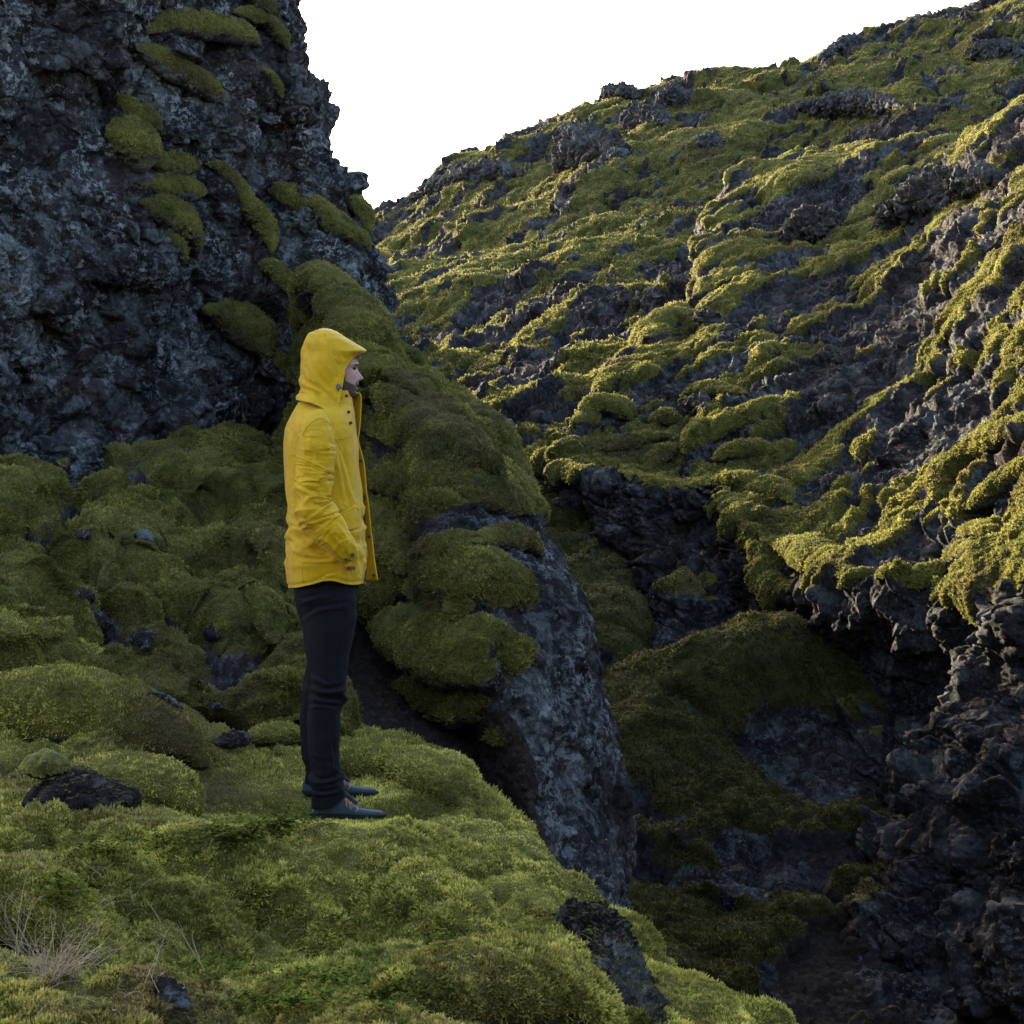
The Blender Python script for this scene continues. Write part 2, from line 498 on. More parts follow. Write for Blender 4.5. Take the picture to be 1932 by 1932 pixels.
WALL = relief("gorge_wall", net, 520, 760, big=((.9, 3.0), (.35, 1.1)), pad=.8, thick=.25, cover=.22, covn=.7, slope=.75, rock=.34, rsc=1.2, fine=.03, seed=31, mat=MAT_FAR)
tag(WALL['o'], kind="structure")

# --- gorge floor with the mossy hump, and the ravine running up behind it
fl = []
for (py, Y, b) in ((2300, 9.2, 0), (2100, 10.3, -.05), (1932, 11.4, -.05), (1780, 12.5, -.05), (1620, 13.6, -.05), (1500, 14.6, -.1), (1400, 15.4, .1)):
    fl.append([(px, py + (px - 1400) * -.02, Y, b + (.28 if px < 1480 else -.25), (.15 if px < 1400 else .45)) for px in (900, 1020, 1140, 1260, 1380, 1500, 1640, 1800, 2000, 2300)])
hump = [(900, 1470, 16.6), (1020, 1400, 16.6), (1140, 1330, 16.4), (1260, 1272, 16.4), (1380, 1222, 16.4), (1500, 1190, 16.4), (1640, 1310, 16), (1800, 1420, 15), (2000, 1500, 14), (2300, 1600, 12)]
fl.append([(*c, .5, 0.) for c in hump])
net = net_px(fl)
net.append([(p[0], p[1] + .9, p[2] - .35, .3, 0) for p in net[-1]])
net.append([(p[0], p[1] + 1.8, p[2] - 1.1, .3, 0) for p in net[-2]])
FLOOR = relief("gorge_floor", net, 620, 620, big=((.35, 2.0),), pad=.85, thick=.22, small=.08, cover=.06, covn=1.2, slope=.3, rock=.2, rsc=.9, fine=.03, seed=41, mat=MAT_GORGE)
tag(FLOOR['o'], kind="structure")

rv = []
for (py, Y, b) in ((1420, 16.6, .3), (1300, 17.4, .3), (1200, 18.4, .35), (1110, 19.6, .3), (1030, 20.8, .25), (960, 22, .2), (900, 24, .1), (850, 26.5, .1)):
    rv.append([(px, py + (px - 1080) * .12 + max(0, px - 1190) * 1.1, Y + (.0 if px < 1200 else (px - 1200) * .012), b, .0) for px in (860, 960, 1040, 1110, 1180, 1260, 1360, 1480)])
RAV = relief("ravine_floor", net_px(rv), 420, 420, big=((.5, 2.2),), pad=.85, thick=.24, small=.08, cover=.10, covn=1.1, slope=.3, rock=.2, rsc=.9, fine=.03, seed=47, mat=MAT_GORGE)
tag(RAV['o'], kind="structure")

# --- left cliff
cl_rows = []
sil = [(-1500, 300, 14.5), (-1000, 400, 14.2), (-550, 470, 14), (-250, 525, 13.9), (-60, 560, 13.8), (50, 580, 13.7), (110, 580, 13.6), (170, 603, 13.5), (240, 624, 13.4), (300, 630, 13.4), (370, 648, 13.3),
       (440, 672, 13.2), (520, 700, 13.0), (600, 718, 12.8), (690, 738, 12.6), (800, 745, 12.4), (930, 745, 12.2), (1080, 745, 11.8), (1500, 745, 11.8), (2300, 745, 11.8)]  # last rows: unseen cliff foot added to keep sun out of the gorge
for (py, xs, Ys) in sil:
    k = (py + 200) / 1200                       # leans back a little upwards
    yy = lambda px, base: base + .6 * (1 - min(max(k, 0), 1))
    row = [(-1900, py, 7.5), (-1200, py, 8.3), (-700, py, 9.3), (-300, py, 9.9), (-60, py, 10.2), (60, py, 10.5), (180, py, 10.9), (300, py, 11.4), (420, py, 12.0), (min(520, xs - 60), py, 12.5)]
    row = [(a, b, yy(a, c)) for a, b, c in row]
    row.append(((520 + xs) / 2 if xs > 560 else xs - 22, py, Ys - .75 + .1))
    row.append((xs, py, Ys))
    r = [(*P(*c), -.55 if py < 850 else -.1, 0.) for c in row]
    e = np.array(r[-1][:3])
    for dx, dy in ((-.18, .7), (-.9, 2.2), (-2.2, 5.0), (-3.6, 9.5), (-6.0, 16.0), (-7.4, 22.0), (-8.6, 29.0), (-10.0, 37.0)):  # unseen ridge running back from the edge, added to shade the valley
        s = 1.0 if e[2] < 0 or dy < 15 else {16.0: .46, 22.0: .29, 29.0: .28, 37.0: .60}[dy]  # ridge heights shaped so sun reaches the spur but not the gorge
        r.append((e[0] + dx, e[1] + dy, e[2] * s, -.4, 0.))
    cl_rows.append(r)
vp = np.concatenate([np.linspace(0, 3, 60, endpoint=False), np.linspace(3, 11.9, 620, endpoint=False), np.linspace(11.9, 19, 120)])
up_ = np.concatenate([np.linspace(0, 4, 120, endpoint=False), np.linspace(4, 17, 760, endpoint=False), np.linspace(17, 19, 60)])
CLIFF = relief("left_cliff", cl_rows, len(up_), len(vp), flip=False, big=((.52, 1.6), (.20, .8)), pad=.45, thick=.12, cover=.08, covn=.55, slope=.9, rock=.20, rsc=.95, fine=.035, seed=59,
               mat=MAT_CLIFF, upos=up_, vpos=vp)
tag(CLIFF['o'], kind="structure")

# --- mossy slope between the man's ledge and the cliff foot, with the dark earth gully
ms = []
cols = (-900, -500, -200, 0, 150, 300, 430, 550, 680, 820, 960, 1080)
def ms_row(spec): return [(px, *s) for px, s in zip(cols, spec)]
#            per column: (py, Y, moss, dirt)
ms.append(ms_row([(1700, 5.6, .3, 0), (1600, 6.0, .3, 0), (1480, 6.6, .3, 0), (1400, 6.8, .3, 0), (1420, 6.9, .3, 0), (1500, 6.9, .3, 0), (1520, 6.9, .2, 0), (1540, 7.0, .2, 0), (1600, 7.1, -.3, .6), (1720, 7.2, -.5, .8), (1850, 7.3, -.6, .8), (2000, 7.4, -.6, .8)]))
ms.append(ms_row([(1500, 6.5, .3, 0), (1400, 6.9, .3, 0), (1300, 7.4, .3, 0), (1230, 7.6, .3, 0), (1290, 7.5, .3, 0), (1370, 7.4, .25, 0), (1400, 7.4, .2, 0), (1420, 7.5, .2, 0), (1440, 7.6, -.4, .7), (1500, 7.7, -.6, .9), (1620, 7.8, -.7, .9), (1750, 8.0, -.7, .9)]))
ms.append(ms_row([(1300, 7.6, .2, 0), (1230, 7.8, .2, 0), (1150, 8.2, .2, 0), (1120, 8.3, .1, 0), (1180, 8.1, .15, 0), (1260, 7.9, .1, 0), (1300, 7.9, .1, 0), (1320, 8.0, .05, .2), (1330, 8.2, -.5, .8), (1370, 8.3, -.6, .9), (1450, 8.5, -.6, .9), (1600, 8.8, -.6, .9)]))
ms.append(ms_row([(1180, 8.3, .1, 0), (1120, 8.5, .1, 0), (1070, 8.8, .05, 0), (1040, 9.0, -.05, 0), (1090, 8.8, .1, 0), (1140, 8.7, .2, 0), (1180, 8.7, .2, 0), (1210, 8.8, .1, .2), (1220, 9.0, -.5, .7), (1240, 9.2, -.6, .8), (1300, 9.4, -.6, .8), (1400, 9.6, -.6, .8)]))
ms.append(ms_row([(1070, 8.9, .0, 0), (1030, 9.2, .05, 0), (1000, 9.4, .0, 0), (985, 9.6, -.1, 0), (1020, 9.6, -.1, 0), (1015, 9.7, .1, 0), (1040, 9.8, .12, 0), (1070, 9.9, .05, .1), (1100, 10.1, -.3, .5), (1120, 10.3, -.5, .6), (1180, 10.5, -.6, .8), (1300, 10.6, -.6, .8)]))
ms.append(ms_row([(1010, 9.5, -.2, 0), (990, 9.9, -.2, 0), (978, 10.2, -.25, 0), (965, 10.4, -.3, 0), (985, 10.6, -.35, 0), (925, 10.9, -.05, 0), (915, 11.1, -.05, 0), (940, 11.2, -.1, 0), (980, 11.3, .0, .2), (1000, 11.4, -.2, .3), (1060, 11.5, -.4, .6), (1200, 11.6, -.6, .8)]))
ms.append(ms_row([(975, 10.6, -.5, 0), (965, 11.0, -.5, 0), (965, 11.4, -.5, 0), (955, 11.7, -.5, 0), (935, 12.1, -.4, 0), (920, 12.6, -.4, 0), (915, 13.0, -.4, 0), (915, 13.1, -.4, 0), (860, 12.9, 0, 0), (880, 12.9, -.3, 0), (960, 12.9, -.4, 0), (1100, 12.9, -.6, 0)]))
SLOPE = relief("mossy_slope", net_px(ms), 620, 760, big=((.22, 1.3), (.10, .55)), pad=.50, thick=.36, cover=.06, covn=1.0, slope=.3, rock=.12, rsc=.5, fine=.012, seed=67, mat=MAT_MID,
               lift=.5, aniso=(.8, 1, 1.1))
tag(SLOPE['o'], kind="structure")

# --- the outcrop behind the man: moss above, sheer lichened face at its right edge
msil = [(545, 600, 11.4), (575, 650, 11.2), (610, 690, 11.0), (690, 735, 10.7), (740, 795, 10.4), (820, 915, 10.0), (905, 975, 9.75), (965, 1008, 9.6), (1020, 1035, 9.5), (1100, 1085, 9.35), (1180, 1112, 9.2),
        (1260, 1130, 9.1), (1400, 1150, 9.0), (1560, 1165, 8.9), (1740, 1180, 8.75), (1950, 1195, 8.6), (2200, 1200, 8.4)]
orows = []
for i, (py, xs, Ys) in enumerate(msil):
    xl = 590 - 60 * float(sstep(820, 1000, py)) + max(0, (py - 1100)) * .36
    f = min(max((py - 600) / 700, 0), 1)
    bulge = 1.05 + .35 * f
    r = []
    for k, s in enumerate((-.12, .0, .14, .3, .46, .62, .76, .87, .95, 1.0)):
        px = xl + (xs - xl) * s
        prof = math.sin(min(max(s, 0), 1) ** 1.25 * math.pi * .93) ** .8 if 0 < s < 1 else 0
        Y = Ys + (1.3 * (1 - s) if s < .5 else .65 * (1 - s) * 2 * .5 + .0) - bulge * prof * 1.0
        if s < 0: Y += 1.2
        if py < 860 and s < .2: b = -.4
        face = sstep(.60, .78, s) * sstep(960, 1050, py)
        b = .35 - 1.5 * float(face)
        low = float(sstep(1330, 1410, py) * sstep(.84, .58, s)); b -= 1.3 * low
        d = low
        r.append((*P(px, py, Y), b, d))
    e = np.array(r[-1][:3])
    for dx, dy in ((-.04, .35), (-.25, 1.0), (-1.2, 2.6)):
        r.append((e[0] + dx, e[1] + dy, e[2] - .12 * dy * (1 if py < 1000 else .2), .2 if py < 1000 else -.6, 0.))
    orows.append(r)
top = [(c[0], c[1] + 1.0, c[2] + .02, c[3], c[4]) for c in orows[0]]
orows = [top] + orows
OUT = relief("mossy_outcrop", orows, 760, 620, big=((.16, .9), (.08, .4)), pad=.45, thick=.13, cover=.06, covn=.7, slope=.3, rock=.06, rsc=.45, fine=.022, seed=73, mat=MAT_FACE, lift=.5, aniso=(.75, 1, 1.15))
tag(OUT['o'], kind="structure")

# --- the ledge the man stands on
fg_cols = [
 (-900, [(2250, 2.4), (1960, 3.1), (1860, 3.6), (1700, 4.2), (1560, 4.8), (1380, 5.6), (1200, 6.8), (1090, 7.6), (1060, 8.0)], (1300, 8.8)),
 (-400, [(2250, 2.5), (1960, 3.1), (1870, 3.5), (1720, 4.1), (1600, 4.6), (1480, 5.3), (1330, 6.4), (1190, 7.3), (1110, 7.9)], (1250, 8.7)),
 (0, [(2250, 2.5), (1990, 3.0), (1850, 3.6), (1690, 4.2), (1640, 4.6), (1560, 5.1), (1460, 5.8), (1290, 6.8), (1155, 7.6)], (1290, 8.4)),
 (140, [(2250, 2.5), (1980, 3.1), (1900, 3.5), (1740, 4.0), (1660, 4.6), (1570, 5.1), (1490, 5.6), (1345, 6.5), (1225, 7.4)], (1340, 8.1)),
 (270, [(2250, 2.5), (1965, 3.15), (1885, 3.6), (1850, 3.95), (1660, 4.55), (1590, 5.0), (1510, 5.6), (1395, 6.4), (1300, 7.3)], (1345, 8.1)),
 (400, [(2250, 2.5), (1955, 3.2), (1885, 3.7), (1905, 4.1), (1640, 4.65), (1575, 5.15), (1520, 5.7), (1455, 6.2), (1380, 7.1)], (1415, 7.9)),
 (600, [(2250, 2.5), (1940, 3.3), (1875, 3.8), (1935, 4.25), (1630, 4.75), (1575, 5.3), (1535, 5.8), (1500, 6.3), (1405, 7.2)], (1445, 7.9)),
 (720, [(2250, 2.6), (1930, 3.35), (1860, 3.85), (1925, 4.3), (1640, 4.75), (1580, 5.25), (1540, 5.75), (1505, 6.2), (1412, 7.1)], (1540, 7.7)),
 (810, [(2250, 2.7), (1935, 3.35), (1850, 3.85), (1905, 4.3), (1655, 4.75), (1600, 5.2), (1560, 5.7), (1520, 6.15), (1445, 6.8)], (1640, 7.3)),
 (950, [(2250, 2.8), (1960, 3.3), (1840, 3.85), (1830, 4.3), (1690, 4.7), (1650, 5.0), (1615, 5.3), (1585, 5.6), (1556, 5.95)], (1780, 6.4)),
 (1060, [(2250, 2.9), (2000, 3.35), (1890, 3.8), (1810, 4.2), (1775, 4.45), (1745, 4.7), (1718, 4.9), (1698, 5.1), (1680, 5.3)], (1940, 5.7)),
 (1180, [(2300, 2.9), (2100, 3.25), (2010, 3.5), (1940, 3.75), (1890, 4.0), (1850, 4.2), (1815, 4.4), (1785, 4.6), (1762, 4.8)], (2060, 5.3)),
 (1320, [(2350, 2.9), (2200, 3.15), (2110, 3.4), (2030, 3.65), (1985, 3.8), (1945, 3.95), (1905, 4.15), (1865, 4.35), (1836, 4.5)], (2180, 5.0)),
 (1480, [(2400, 2.9), (2270, 3.1), (2180, 3.3), (2100, 3.5), (2060, 3.6), (2020, 3.7), (1985, 3.85), (1955, 4.0), (1934, 4.12)], (2300, 4.6)),
 (1700, [(2500, 2.8), (2400, 2.95), (2330, 3.1), (2270, 3.2), (2240, 3.3), (2210, 3.35), (2180, 3.45), (2140, 3.55), (2110, 3.65)], (2500, 4.1)),
]
net = []
for px, pts, (dpy, dY) in fg_cols:
    c = [(*P(px, y, Y), .75, 0.) for y, Y in pts]
    d = P(px, dpy, dY)
    c.append((*d, .1, .2))
    c.append((d[0], d[1] + .45, d[2] - 1.6, -.3, .4))
    drop = .055 + .07 * float(sstep(760, 950, px))
    net.append([(a[0], a[1], a[2] - drop, a[3], a[4]) for a in c])
net = [list(r) for r in zip(*net)]
def tread(p, raw):
    """moss pressed down under the boots"""
    for c, r in ((np.array([-.71, 5.86, -1.142]), .22), (np.array([-.74, 6.12, -1.106]), .18)):
        d = np.sqrt(((p[..., 0] - c[0]) / 1.25) ** 2 + (p[..., 1] - c[1]) ** 2)
        k = sstep(.62, r, d)
        p = p.copy()
        p[..., 2] = p[..., 2] * (1 - .92 * k) + .92 * k * (c[2] + .02 * sstep(.0, .45, d))
    # the ground dips a little in front of the man
    k = sstep(-1.40, -1.0, p[..., 0]) * sstep(-.05, -.42, p[..., 0]) * sstep(4.3, 4.7, p[..., 1]) * sstep(6.05, 5.9, p[..., 1])
    p[..., 2] -= k * np.maximum(0, p[..., 2] + .1975 * p[..., 1] + (.05 * fbm(p / .33, 3, 5) + .004))
    return p, raw
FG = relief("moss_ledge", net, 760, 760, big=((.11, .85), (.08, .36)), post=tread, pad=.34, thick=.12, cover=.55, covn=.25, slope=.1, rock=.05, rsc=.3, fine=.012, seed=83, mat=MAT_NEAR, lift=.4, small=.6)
tag(FG['o'], kind="structure")

# --- unseen bank added behind and beside the viewer to block sky light
rw = []
for z, k in ((-9, .9), (-2.5, 1.0), (0, 1.06), (1.5, 1.12), (3, 1.25), (4.2, 1.45), (4.8, 1.9)):
    rw.append([(x * k, y * k, z, -.2, 0) for x, y in ((-26, -11), (-18, -7.3), (-11, -4.9), (-5, -3.7), (0, -3.4), (5, -3), (9, -1), (11.5, 2.5), (13, 6.5), (14.5, 10))])
REAR = relief("added_shade_bank", rw, 160, 300, big=((.8, 3.0),), pad=.8, thick=.2, cover=.1, covn=.8, slope=.8, rock=.4, rsc=1.2, fine=.03, seed=97, mat=MAT_CLIFF)
tag(REAR['o'], kind="structure")

# ------------------------------------------------------------------ things that lie on the terrain
class Look:
    """distance and normal of given sheets in a direction"""
    def __init__(self, surfs, b=7.0):
        self.b = b
        p = np.concatenate([s['p'].reshape(-1, 3) for s in surfs])
        n = np.concatenate([s['n'].reshape(-1, 3) for s in surfs])
        k = p[:, 1] > .5
        p, n = p[k], n[k]
        px = p[:, 0] / p[:, 1] / K * 1932 + 966
        py = 966 - p[:, 2] / p[:, 1] / K * 1932
        ix, iy = np.floor(px / b).astype(int) + 100, np.floor(py / b).astype(int) + 100
        ok = (ix >= 0) & (ix < 500) & (iy >= 0) & (iy < 500)
        ix, iy, p, n = ix[ok], iy[ok], p[ok], n[ok]
        self.Y = np.full((500, 500), 1e9)
        np.minimum.at(self.Y, (ix, iy), p[:, 1])
        near = p[:, 1] < self.Y[ix, iy] + .35
        self.N = np.zeros((500, 500, 3))
        np.add.at(self.N, (ix[near], iy[near]), n[near])
    def __call__(self, px, py):
        i, j = int(px / self.b) + 100, int(py / self.b) + 100
        for r in range(0, 12):
            w = self.Y[i - r:i + r + 1, j - r:j + r + 1]
            if w.size and w.min() < 1e8:
                r2 = r + 2
                n = self.N[i - r2:i + r2 + 1, j - r2:j + r2 + 1].reshape(-1, 3).sum(0)
                return float(w.min()), n / (np.linalg.norm(n) + 1e-9)
        return None, None

def blob(name, look, pts, mat, kind='moss', out=.62, sink=.25, tilt=.5, seed=1, amp=1.0, res=1.0, sq=2.2, parent=None, keep=True, mossy=0.0, dist=None, odir=None, lump=1.0):
    """a rounded or craggy body laid along a spine of (px,py,half width) on a sheet"""
    pts = np.asarray(pts, float)
    C, O = [], []
    for a in pts:
        if dist is not None:
            Y, n = dist, np.array([0, -.7, .7])
        else:
            Y, n = look(a[0], a[1])
        w = a[2] * Y * K / 1932
        o = norm(n + tilt * np.array([0, 0, 1.0]) + np.array([0, -.25, 0]))
        if odir is not None: o = norm(np.array(odir, float))
        C.append(np.array(P(a[0], a[1], Y)) - o * sink * w)
        O.append(np.append(o, w))
    C, O = np.array(C), np.array(O)
    Yn = C[:, 1].copy()
    if len(Yn) > 2:                                     # even out jumps of distance
        for _ in range(3):
            Ys = Yn.copy(); Ys[1:-1] = (Yn[:-2] + 2 * Yn[1:-1] + Yn[2:]) / 4; Yn = Ys
    C = C * (Yn / C[:, 1])[:, None]
    lenpx = np.abs(np.diff(pts[:, :2], axis=0)).sum() + pts[:, 2].max()
    ns = int(np.clip(lenpx * 1.1 * res * math.sqrt(Q), 40, 520))
    nf = int(np.clip(pts[:, 2].max() * 2 * math.pi * .55 * res * math.sqrt(Q), 48, 420))
    A = crm(len(pts), ns)
    c, ow = A @ C, A @ O
    o, w = norm(ow[:, :3]), np.maximum(ow[:, 3], .004)
    s = np.linspace(0, 1, ns)
    endr = (1 - np.abs(2 * s - 1) ** 3.2) ** .5
    w = w * np.maximum(endr, .02)
    T = norm(np.gradient(c, axis=0))
    o = norm(o - T * (o * T).sum(-1, keepdims=True))
    B = np.cross(T, o)
    ph = np.linspace(0, 2 * math.pi, nf, endpoint=False)
    cs, sn = np.cos(ph), np.sin(ph)
    ex = 2 / sq
    cs2, sn2 = np.sign(cs) * np.abs(cs) ** ex, np.sign(sn) * np.abs(sn) ** ex
    p = c[:, None] + (w[:, None] * cs2)[..., None] * B[:, None] + (w[:, None] * sn2 * out)[..., None] * o[:, None]
    W = float(np.median(w))
    def nrm(p):
        pw = np.concatenate([p[:, -1:], p, p[:, :1]], 1)
        n = gnormals(pw)[:, 1:-1]
        if ((p - c[:, None]) * n).sum() < 0: n = -n
        return n
    n = nrm(p)
    fade = np.maximum(endr, .12)[:, None]
    if kind == 'moss':
        q = p + .25 * W * np.stack([fbm(p / (W * .9) + k * 4.1, 2, seed + k) for k in range(3)], -1)
        p = p + n * (fade * amp * W * .30 * fbm(p / (W * 1.7), 3, seed + 7))[..., None]
        L, _ = pillow(q / (W * 1.15), seed + 3)
        L2, _ = pillow(q / (W * .5) + 3.3, seed + 4)
        L3, _ = pillow(p / (W * .22) + 1.3, seed + 6)
        p = p + n * (fade * amp * W * (.20 * np.clip(L, -.3, 1) + lump * (.10 * np.clip(L2, -.3, 1) + .035 * np.clip(L3, 0, 1) + .05 * fbm(p / (W * .25), 3, seed + 9))))[..., None]
        n = nrm(p)
        moss = sstep(-.75, -.35, n[..., 2] + .25 * fbm(p / (W * .5), 3, seed + 11))
    elif kind == 'crag':
        q = p + .25 * W * np.stack([fbm(p / (W * .9) + k * 4.1, 3, seed + k) for k in range(3)], -1)
        p = p + n * (fade * amp * W * (.42 * facet(q / (W * 1.1), seed + 21) + .20 * facet(q / (W * .45), seed + 22) + .06 * facet(p / (W * .18), seed + 23) + .12 * fbm(p / W, 4, seed + 9, gain=.55, ridged=True)))[..., None]
        n = nrm(p)
        moss = sstep(.55, .85, n[..., 2] + mossy + .35 * fbm(p / (W * .6), 3, seed + 11))
    else:
        q = p + .3 * W * np.stack([fbm(p / (W * .8) + k * 4.1, 3, seed + k) for k in range(3)], -1)
        L, li = pillow(q / (W * .95), seed + 3)
        L2, _ = pillow(q / (W * .33), seed + 5)
        L3, _ = pillow(p / (W * .13), seed + 6)
        p = p + n * (fade * amp * W * (.14 * (np.clip(L, -.5, 1) - .2) * (.5 + li) + .30 * facet(q / (W * .8), seed + 21) + .15 * facet(p / (W * .3), seed + 22) + .06 * facet(p / (W * .12), seed + 23) + .26 * fbm(p / (W * 1.0), 5, seed + 9, gain=.58, ridged=True) - .1))[..., None]
        n = nrm(p)
        moss = sstep(.55, .85, n[..., 2] + mossy + .35 * fbm(p / (W * .6), 3, seed + 11)) if mossy > -1 else np.zeros(p.shape[:2])
    f = grid_faces(ns, nf, True)
    ob = make_mesh(name, p, f, mat, parent, attrs={"moss": moss, "dirt": np.zeros_like(moss)})
    # outward facing
    if keep:
        SURF.append(dict(o=ob, p=p, n=n, moss=moss, dirt=None, blob=True))
    return ob

LC, LO, LS, LF, LP, LH = Look([CLIFF]), Look([OUT, SLOPE]), Look([SLOPE]), Look([FG]), Look([SPUR]), Look([FAR])
sd = [200]
def cushion(name, look, label, pts, mat, cat="moss", group=None, **kw):
    sd[0] += 13
    o = blob(name, look, pts, mat, seed=sd[0], **kw)
    return tag(o, label, cat, group)

G1 = "moss cushions on the left cliff"
for label, pts in [
    ("long flat moss cushion near the top of the dark cliff", [(275, 60, 12), (320, 46, 21), (370, 49, 23), (420, 56, 23), (460, 68, 21), (490, 86, 12)]),
    ("diagonal moss roll below the long flat cushion high on the cliff", [(255, 88, 9), (290, 107, 21), (330, 130, 23), (370, 155, 23), (405, 178, 17), (422, 197, 7)]),
    ("thin moss strip just above the round moss bulge on the cliff", [(222, 180, 9), (250, 205, 18), (280, 230, 22), (297, 254, 10)]),
    ("round bulging moss cushion hanging on the left part of the cliff", [(222, 226, 16), (238, 260, 40), (256, 290, 43), (260, 328, 18)]),
    ("small flat moss cushion left of the bare brown rock arch", [(286, 312, 11), (330, 310, 20), (374, 313, 12)]),
    ("moss pad in the middle of the stacked three cushions on the cliff", [(266, 350, 13), (310, 352, 23), (350, 357, 23), (388, 364, 12)]),
    ("large drooping moss cushion lowest of the stacked three on the cliff", [(262, 384, 12), (300, 398, 26), (338, 420, 32), (362, 452, 22), (372, 486, 7)]),
    ("small moss tongue under the drooping cushion on the cliff", [(308, 440, 7), (335, 462, 15), (348, 500, 5)]),
    ("arching moss strip draped over the bare brown rock", [(385, 309, 5), (415, 318, 12), (445, 345, 14), (466, 385, 18), (492, 417, 22), (511, 447, 19), (516, 482, 7)]),
    ("long moss roll sloping down to the right edge of the cliff", [(505, 360, 11), (540, 368, 22), (590, 396, 25), (640, 430, 22), (680, 455, 18), (698, 477, 7)]),
    ("small moss cap on the cliff edge against the white sky", [(658, 372, 7), (672, 386, 17), (688, 408, 17), (697, 440, 7)]),
    ("narrow moss strip halfway down the cliff below the long roll", [(492, 500, 9), (515, 506, 16), (545, 531, 16), (572, 560, 12), (582, 578, 5)]),
    ("big moss cushion on the cliff left of the yellow hood", [(380, 583, 9), (420, 596, 25), (460, 618, 35), (495, 646, 30), (516, 674, 12)]),
    ("little moss knob just left of the yellow hood", [(518, 662, 7), (534, 684, 15), (541, 713, 6)]),
    ("moss cushion at the cliff edge above the yellow hood", [(583, 582, 6), (620, 593, 18), (665, 611, 29), (705, 636, 30), (730, 667, 17), (740, 695, 7)]),
    ("moss strip at the top edge of the cliff beside the sky", [(440, 24, 7), (470, 27, 13), (505, 42, 14), (530, 70, 15), (546, 98, 7)]),
    ("topmost moss patch on the cliff cut by the picture edge", [(452, -12, 7), (485, -2, 15), (508, 14, 12), (518, 30, 5)]),
    ("thin moss line on the upper cliff near the sky", [(486, 126, 4), (510, 142, 8), (526, 165, 8), (534, 188, 4)]),
    ("moss patch at the far left edge of the cliff", [(-25, 484, 14), (12, 490, 15), (40, 500, 6)]),
]:
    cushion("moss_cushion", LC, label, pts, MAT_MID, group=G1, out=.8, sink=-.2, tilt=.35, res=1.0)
cushion("boulder", LC, "bare brown rock bulge under the arching moss strip", [(388, 318, 16), (418, 355, 34), (442, 398, 30), (455, 425, 10)], MAT_CLIFF, "rock", kind='rock', out=.7, sink=.3, amp=.35, mossy=-2)
cushion("boulder", LC, "pale lichened rock bulge at the left edge of the picture", [(-30, 430, 30), (10, 490, 50), (18, 555, 44), (-5, 606, 20)], MAT_CLIFF, "rock", kind='rock', out=.8, sink=.2, amp=.7, mossy=-2)
cushion("boulder", LC, "dark rock shelf jutting from the middle of the cliff", [(150, 520, 20), (230, 500, 34), (300, 505, 34), (345, 520, 14)], MAT_CLIFF, "rock", kind='rock', out=.8, sink=.35, amp=.8, mossy=-2)

G2 = "moss cushions on the outcrop behind the man"
for label, pts in [
    ("small moss knob on the outcrop right of the man's face", [(722, 698, 10), (755, 713, 17), (788, 742, 13)]),
    ("wide moss cushion on the outcrop level with the man's chest", [(670, 800, 16), (740, 806, 34), (800, 816, 46), (860, 838, 46), (910, 872, 36), (955, 915, 14)]),
    ("long moss ledge on the outcrop level with the man's elbow", [(680, 905, 26), (740, 905, 35), (800, 905, 36), (860, 916, 40), (920, 932, 38), (972, 948, 28), (1008, 970, 11)]),
    ("drooping moss column right beside the yellow jacket front", [(690, 950, 18), (735, 985, 38), (752, 1035, 38), (766, 1085, 14)]),
    ("rounded moss pad at the top of the sheer lichened face", [(892, 1024, 12), (930, 1016, 22), (970, 1016, 25), (1005, 1027, 20), (1024, 1050, 9)]),
    ("broad moss cushion on the outcrop right of the jacket hem", [(785, 1095, 32), (850, 1082, 52), (910, 1090, 62), (962, 1112, 58), (1006, 1140, 28)]),
    ("biggest moss cushion on the outcrop right of the man's thigh", [(702, 1182, 20), (750, 1190, 46), (820, 1215, 64), (890, 1232, 70), (960, 1232, 50), (1010, 1222, 22)]),
    ("dark moss cushion lowest on the outcrop right of the man's knee", [(740, 1292, 22), (800, 1300, 42), (860, 1318, 50), (920, 1310, 40), (962, 1290, 14)]),
    ("small moss tuft on the foot of the lichened face", [(915, 1392, 10), (950, 1390, 20), (980, 1398, 8)]),
    ("dark moss lump in the gap behind the yellow jacket back", [(478, 1000, 14), (510, 1020, 34), (535, 1060, 34), (545, 1110, 14)]),
    ("dark moss lump left of the man's hip", [(470, 1110, 14), (498, 1140, 30), (512, 1185, 26), (520, 1215, 10)]),
]:
    cushion("moss_cushion", LO, label, pts, MAT_MID, group=G2, out=.65, sink=-.12, tilt=.45, res=1.15)

